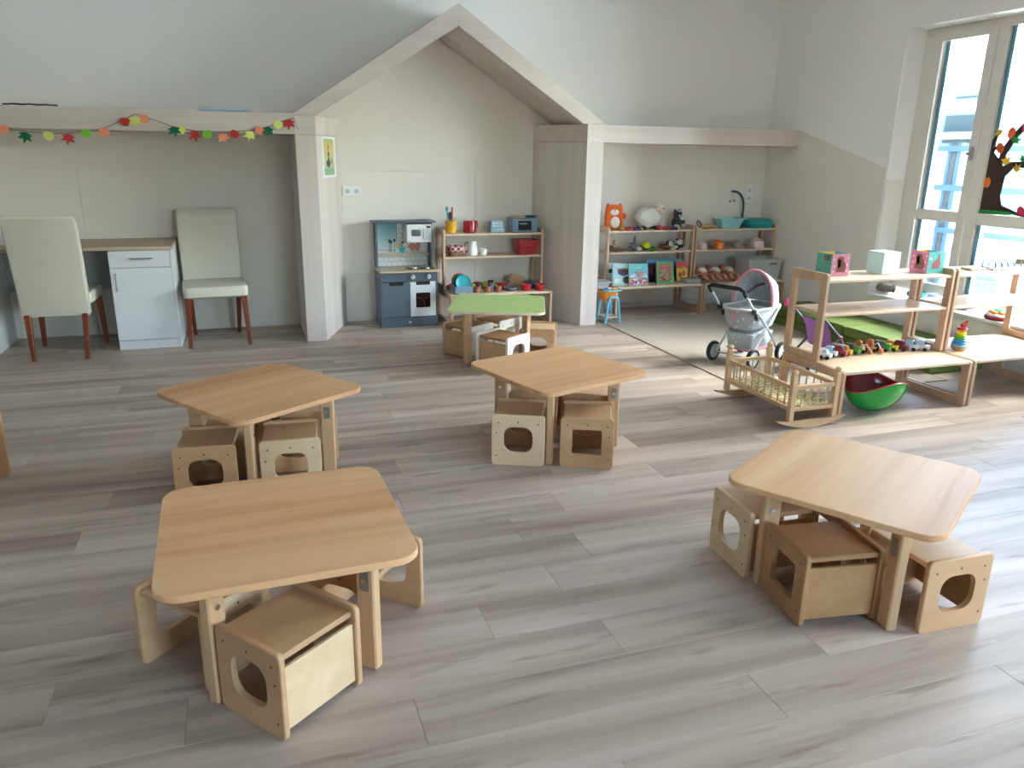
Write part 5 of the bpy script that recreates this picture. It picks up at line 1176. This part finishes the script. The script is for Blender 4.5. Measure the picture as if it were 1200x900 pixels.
t = thing('red_cushion', 'flat dark red cushion on the sill beyond the pizza cushion', 'cushion', (p.x, p.y - .02, ZSILL))
B().ell((0, 0, .022), (.075, .10, .022), 18, 8).build('cover', flat('dark_red_plush', '7e1f33', .8), t); B().ell((0, 0, .044), .006, 8, 6).build('button', flat('button_red', '5e1626', .6), t)
p = sillp(1170, 374)
t = thing('pizza_cushion', 'round layered cushion, red base with white, orange and green on top', 'cushion', (p.x - .005, p.y - .0, ZSILL))
B().lathe([(0, 0), (.09, 0), (.098, .012), (.095, .024), (0, .026)], 24).build('base', flat('crimson_plush', '8d1f38', .8), t)
B().lathe([(0, .026), (.088, .026), (.09, .034), (.08, .044), (0, .046)], 24).build('cream_layer', flat('cream_plush', 'dfdedd', .8), t)
for i in range(6): B().ell((.05 * math.cos(i * PI / 3), .05 * math.sin(i * PI / 3), .052), (.026, .026, .014), 12, 6).build('orange_blob', flat('orange_plush', 'e0904a', .8), t)
B().ell((0, 0, .064), (.045, .045, .013), 14, 6).build('green_top', flat('mint_plush', '3fcf8e', .8), t)
# metal xylophone on the window shelf
xa = pz(1152, 318, ZTP)
t = thing('metal_xylophone', 'grey metal xylophone frame with upright pegs on the window shelf', 'xylophone', (4.86, 3.87, ZTP))
for yy in (-.05, .05): B().box(-.2, .2, yy - .008, yy + .008, 0, .012, .002).build('rail', STEEL, t, smooth=0)
for i in range(7):
    xx = -.17 + i * .056; B().box(xx - .018, xx + .018, -.07 + i * .003, .07 - i * .003, .0125, .017, .001).build('bar', STEEL, t, smooth=0)
    for yy in (-.05, .05): B().cyl((xx, yy, .017), (xx, yy, .045), .004, 8).build('peg', flat('peg_grey', '8b8f90', .4, .4), t)
t = tag(B().box(-.06, .06, -.045, .045, 0, .016, .003).build('metal_tray', flat('tray_taupe', 'a39a8f', .4), loc=(4.55, 3.87, ZTP), smooth=0), 'small flat taupe tray beside the metal xylophone', 'tray')
p = PX(1193, 326, 5.415)
t = thing('glass_suncatcher', 'round clear glass suncatcher stuck to the window', 'suncatcher', (5.4295, p.y, p.z))
B().lathe([(0, -.004), (.03, -.004), (.034, 0), (.03, .004), (0, .004)], 24, RY(90)).build('disc', glass('suncatcher_glass', 'bfe0e8'), t); B().ring(circ(.038, 24), circ(.033, 24), -.004, .003, UV_YZ).build('rim', flat('suncatcher_rim', 'a9cdd8', .2), t)

# paper tree on the window pane
XT = 5.427
t = thing('paper_tree', 'brown paper autumn tree with coloured leaves stuck on the window', 'window decoration', (XT, 4.3, 1.1))
def wl(pts): return [(PX(a, b_, XT).y - 4.3, PX(a, b_, XT).z - 1.1) for a, b_ in pts]
BRK = flat('brown_card', '3d2a26', .9)
B().plate(wl([(1148, 247), (1153, 213), (1158, 182), (1163, 176), (1170, 185), (1173, 194), (1180, 200), (1176, 214), (1172, 230), (1174, 243), (1185, 249), (1180, 250.5)]), 0, .0012, UV_YZ).build('trunk', BRK, t, smooth=0)
B().plate(wl([(1158.5, 182), (1160, 168), (1166, 160), (1170, 155), (1171.5, 158), (1166, 168), (1163, 178)]), 0, .0012, UV_YZ).build('branch', BRK, t, smooth=0)
B().plate(wl([(1159, 178), (1167, 171), (1169, 174), (1162, 182)]), -.0013, -.0001, UV_YZ).build('branch', BRK, t, smooth=0)
B().plate(wl([(1168, 190), (1176, 172), (1188, 156), (1202, 142), (1206, 146), (1190, 165), (1180, 180), (1174, 196)]), 0, .0012, UV_YZ).build('branch', BRK, t, smooth=0)
B().plate(wl([(1172, 196), (1184, 190), (1204, 189), (1222, 192), (1222, 199), (1204, 197), (1188, 197), (1179, 206)]), -.0013, -.0001, UV_YZ).build('branch', BRK, t, smooth=0)
B().plate(wl([(1172, 240), (1190, 248), (1206, 254), (1204, 256), (1178, 250)]), -.0013, -.0001, UV_YZ).build('root', BRK, t, smooth=0)
B().plate(wl([(1146.5, 250), (1147, 245.5), (1158, 246), (1170, 247), (1182, 248.5), (1192, 251.5), (1180, 252.5)]), -.0028, -.0016, UV_YZ).build('grass', flat('green_card', '2f9a49', .8), t, smooth=0)
LC_ = {'y': FELT['yel'], 'o': FELT['org'], 'r': FELT['red'], 'g': flat('leaf_green', '2f9550', .9), 's': flat('leaf_coral', 'e0602f', .9), 'm': flat('leaf_crimson', 'c22a4e', .9)}
for i, (lx, ly, c_, r_) in enumerate([(1172, 156, 'y', .032), (1186, 156, 's', .036), (1172.5, 173.5, 's', .036), (1190.5, 165, 'g', .036), (1179.5, 190, 'y', .036), (1191.5, 198.5, 'y', .032), (1157.5, 214, 'o', .034), (1197, 248, 'm', .036), (1200, 187, 'g', .034), (1203, 150, 'm', .034), (1212, 205, 's', .036), (1222, 180, 'y', .036)]):
    q = PX(lx, ly, XT)
    B().plate([(u, v) for u, v in (maple(r_ * 1.35) if c_ in 'yg' else oval(0, 0, r_ * .85, r_ * 1.15))], -.0015, 0, UV_YZ).build('paper_leaf', LC_[c_], t, M=T(-.003 - .0004 * i, q.y - 4.3, q.z - 1.1) @ RX(i * 53 % 90 - 45), smooth=0)
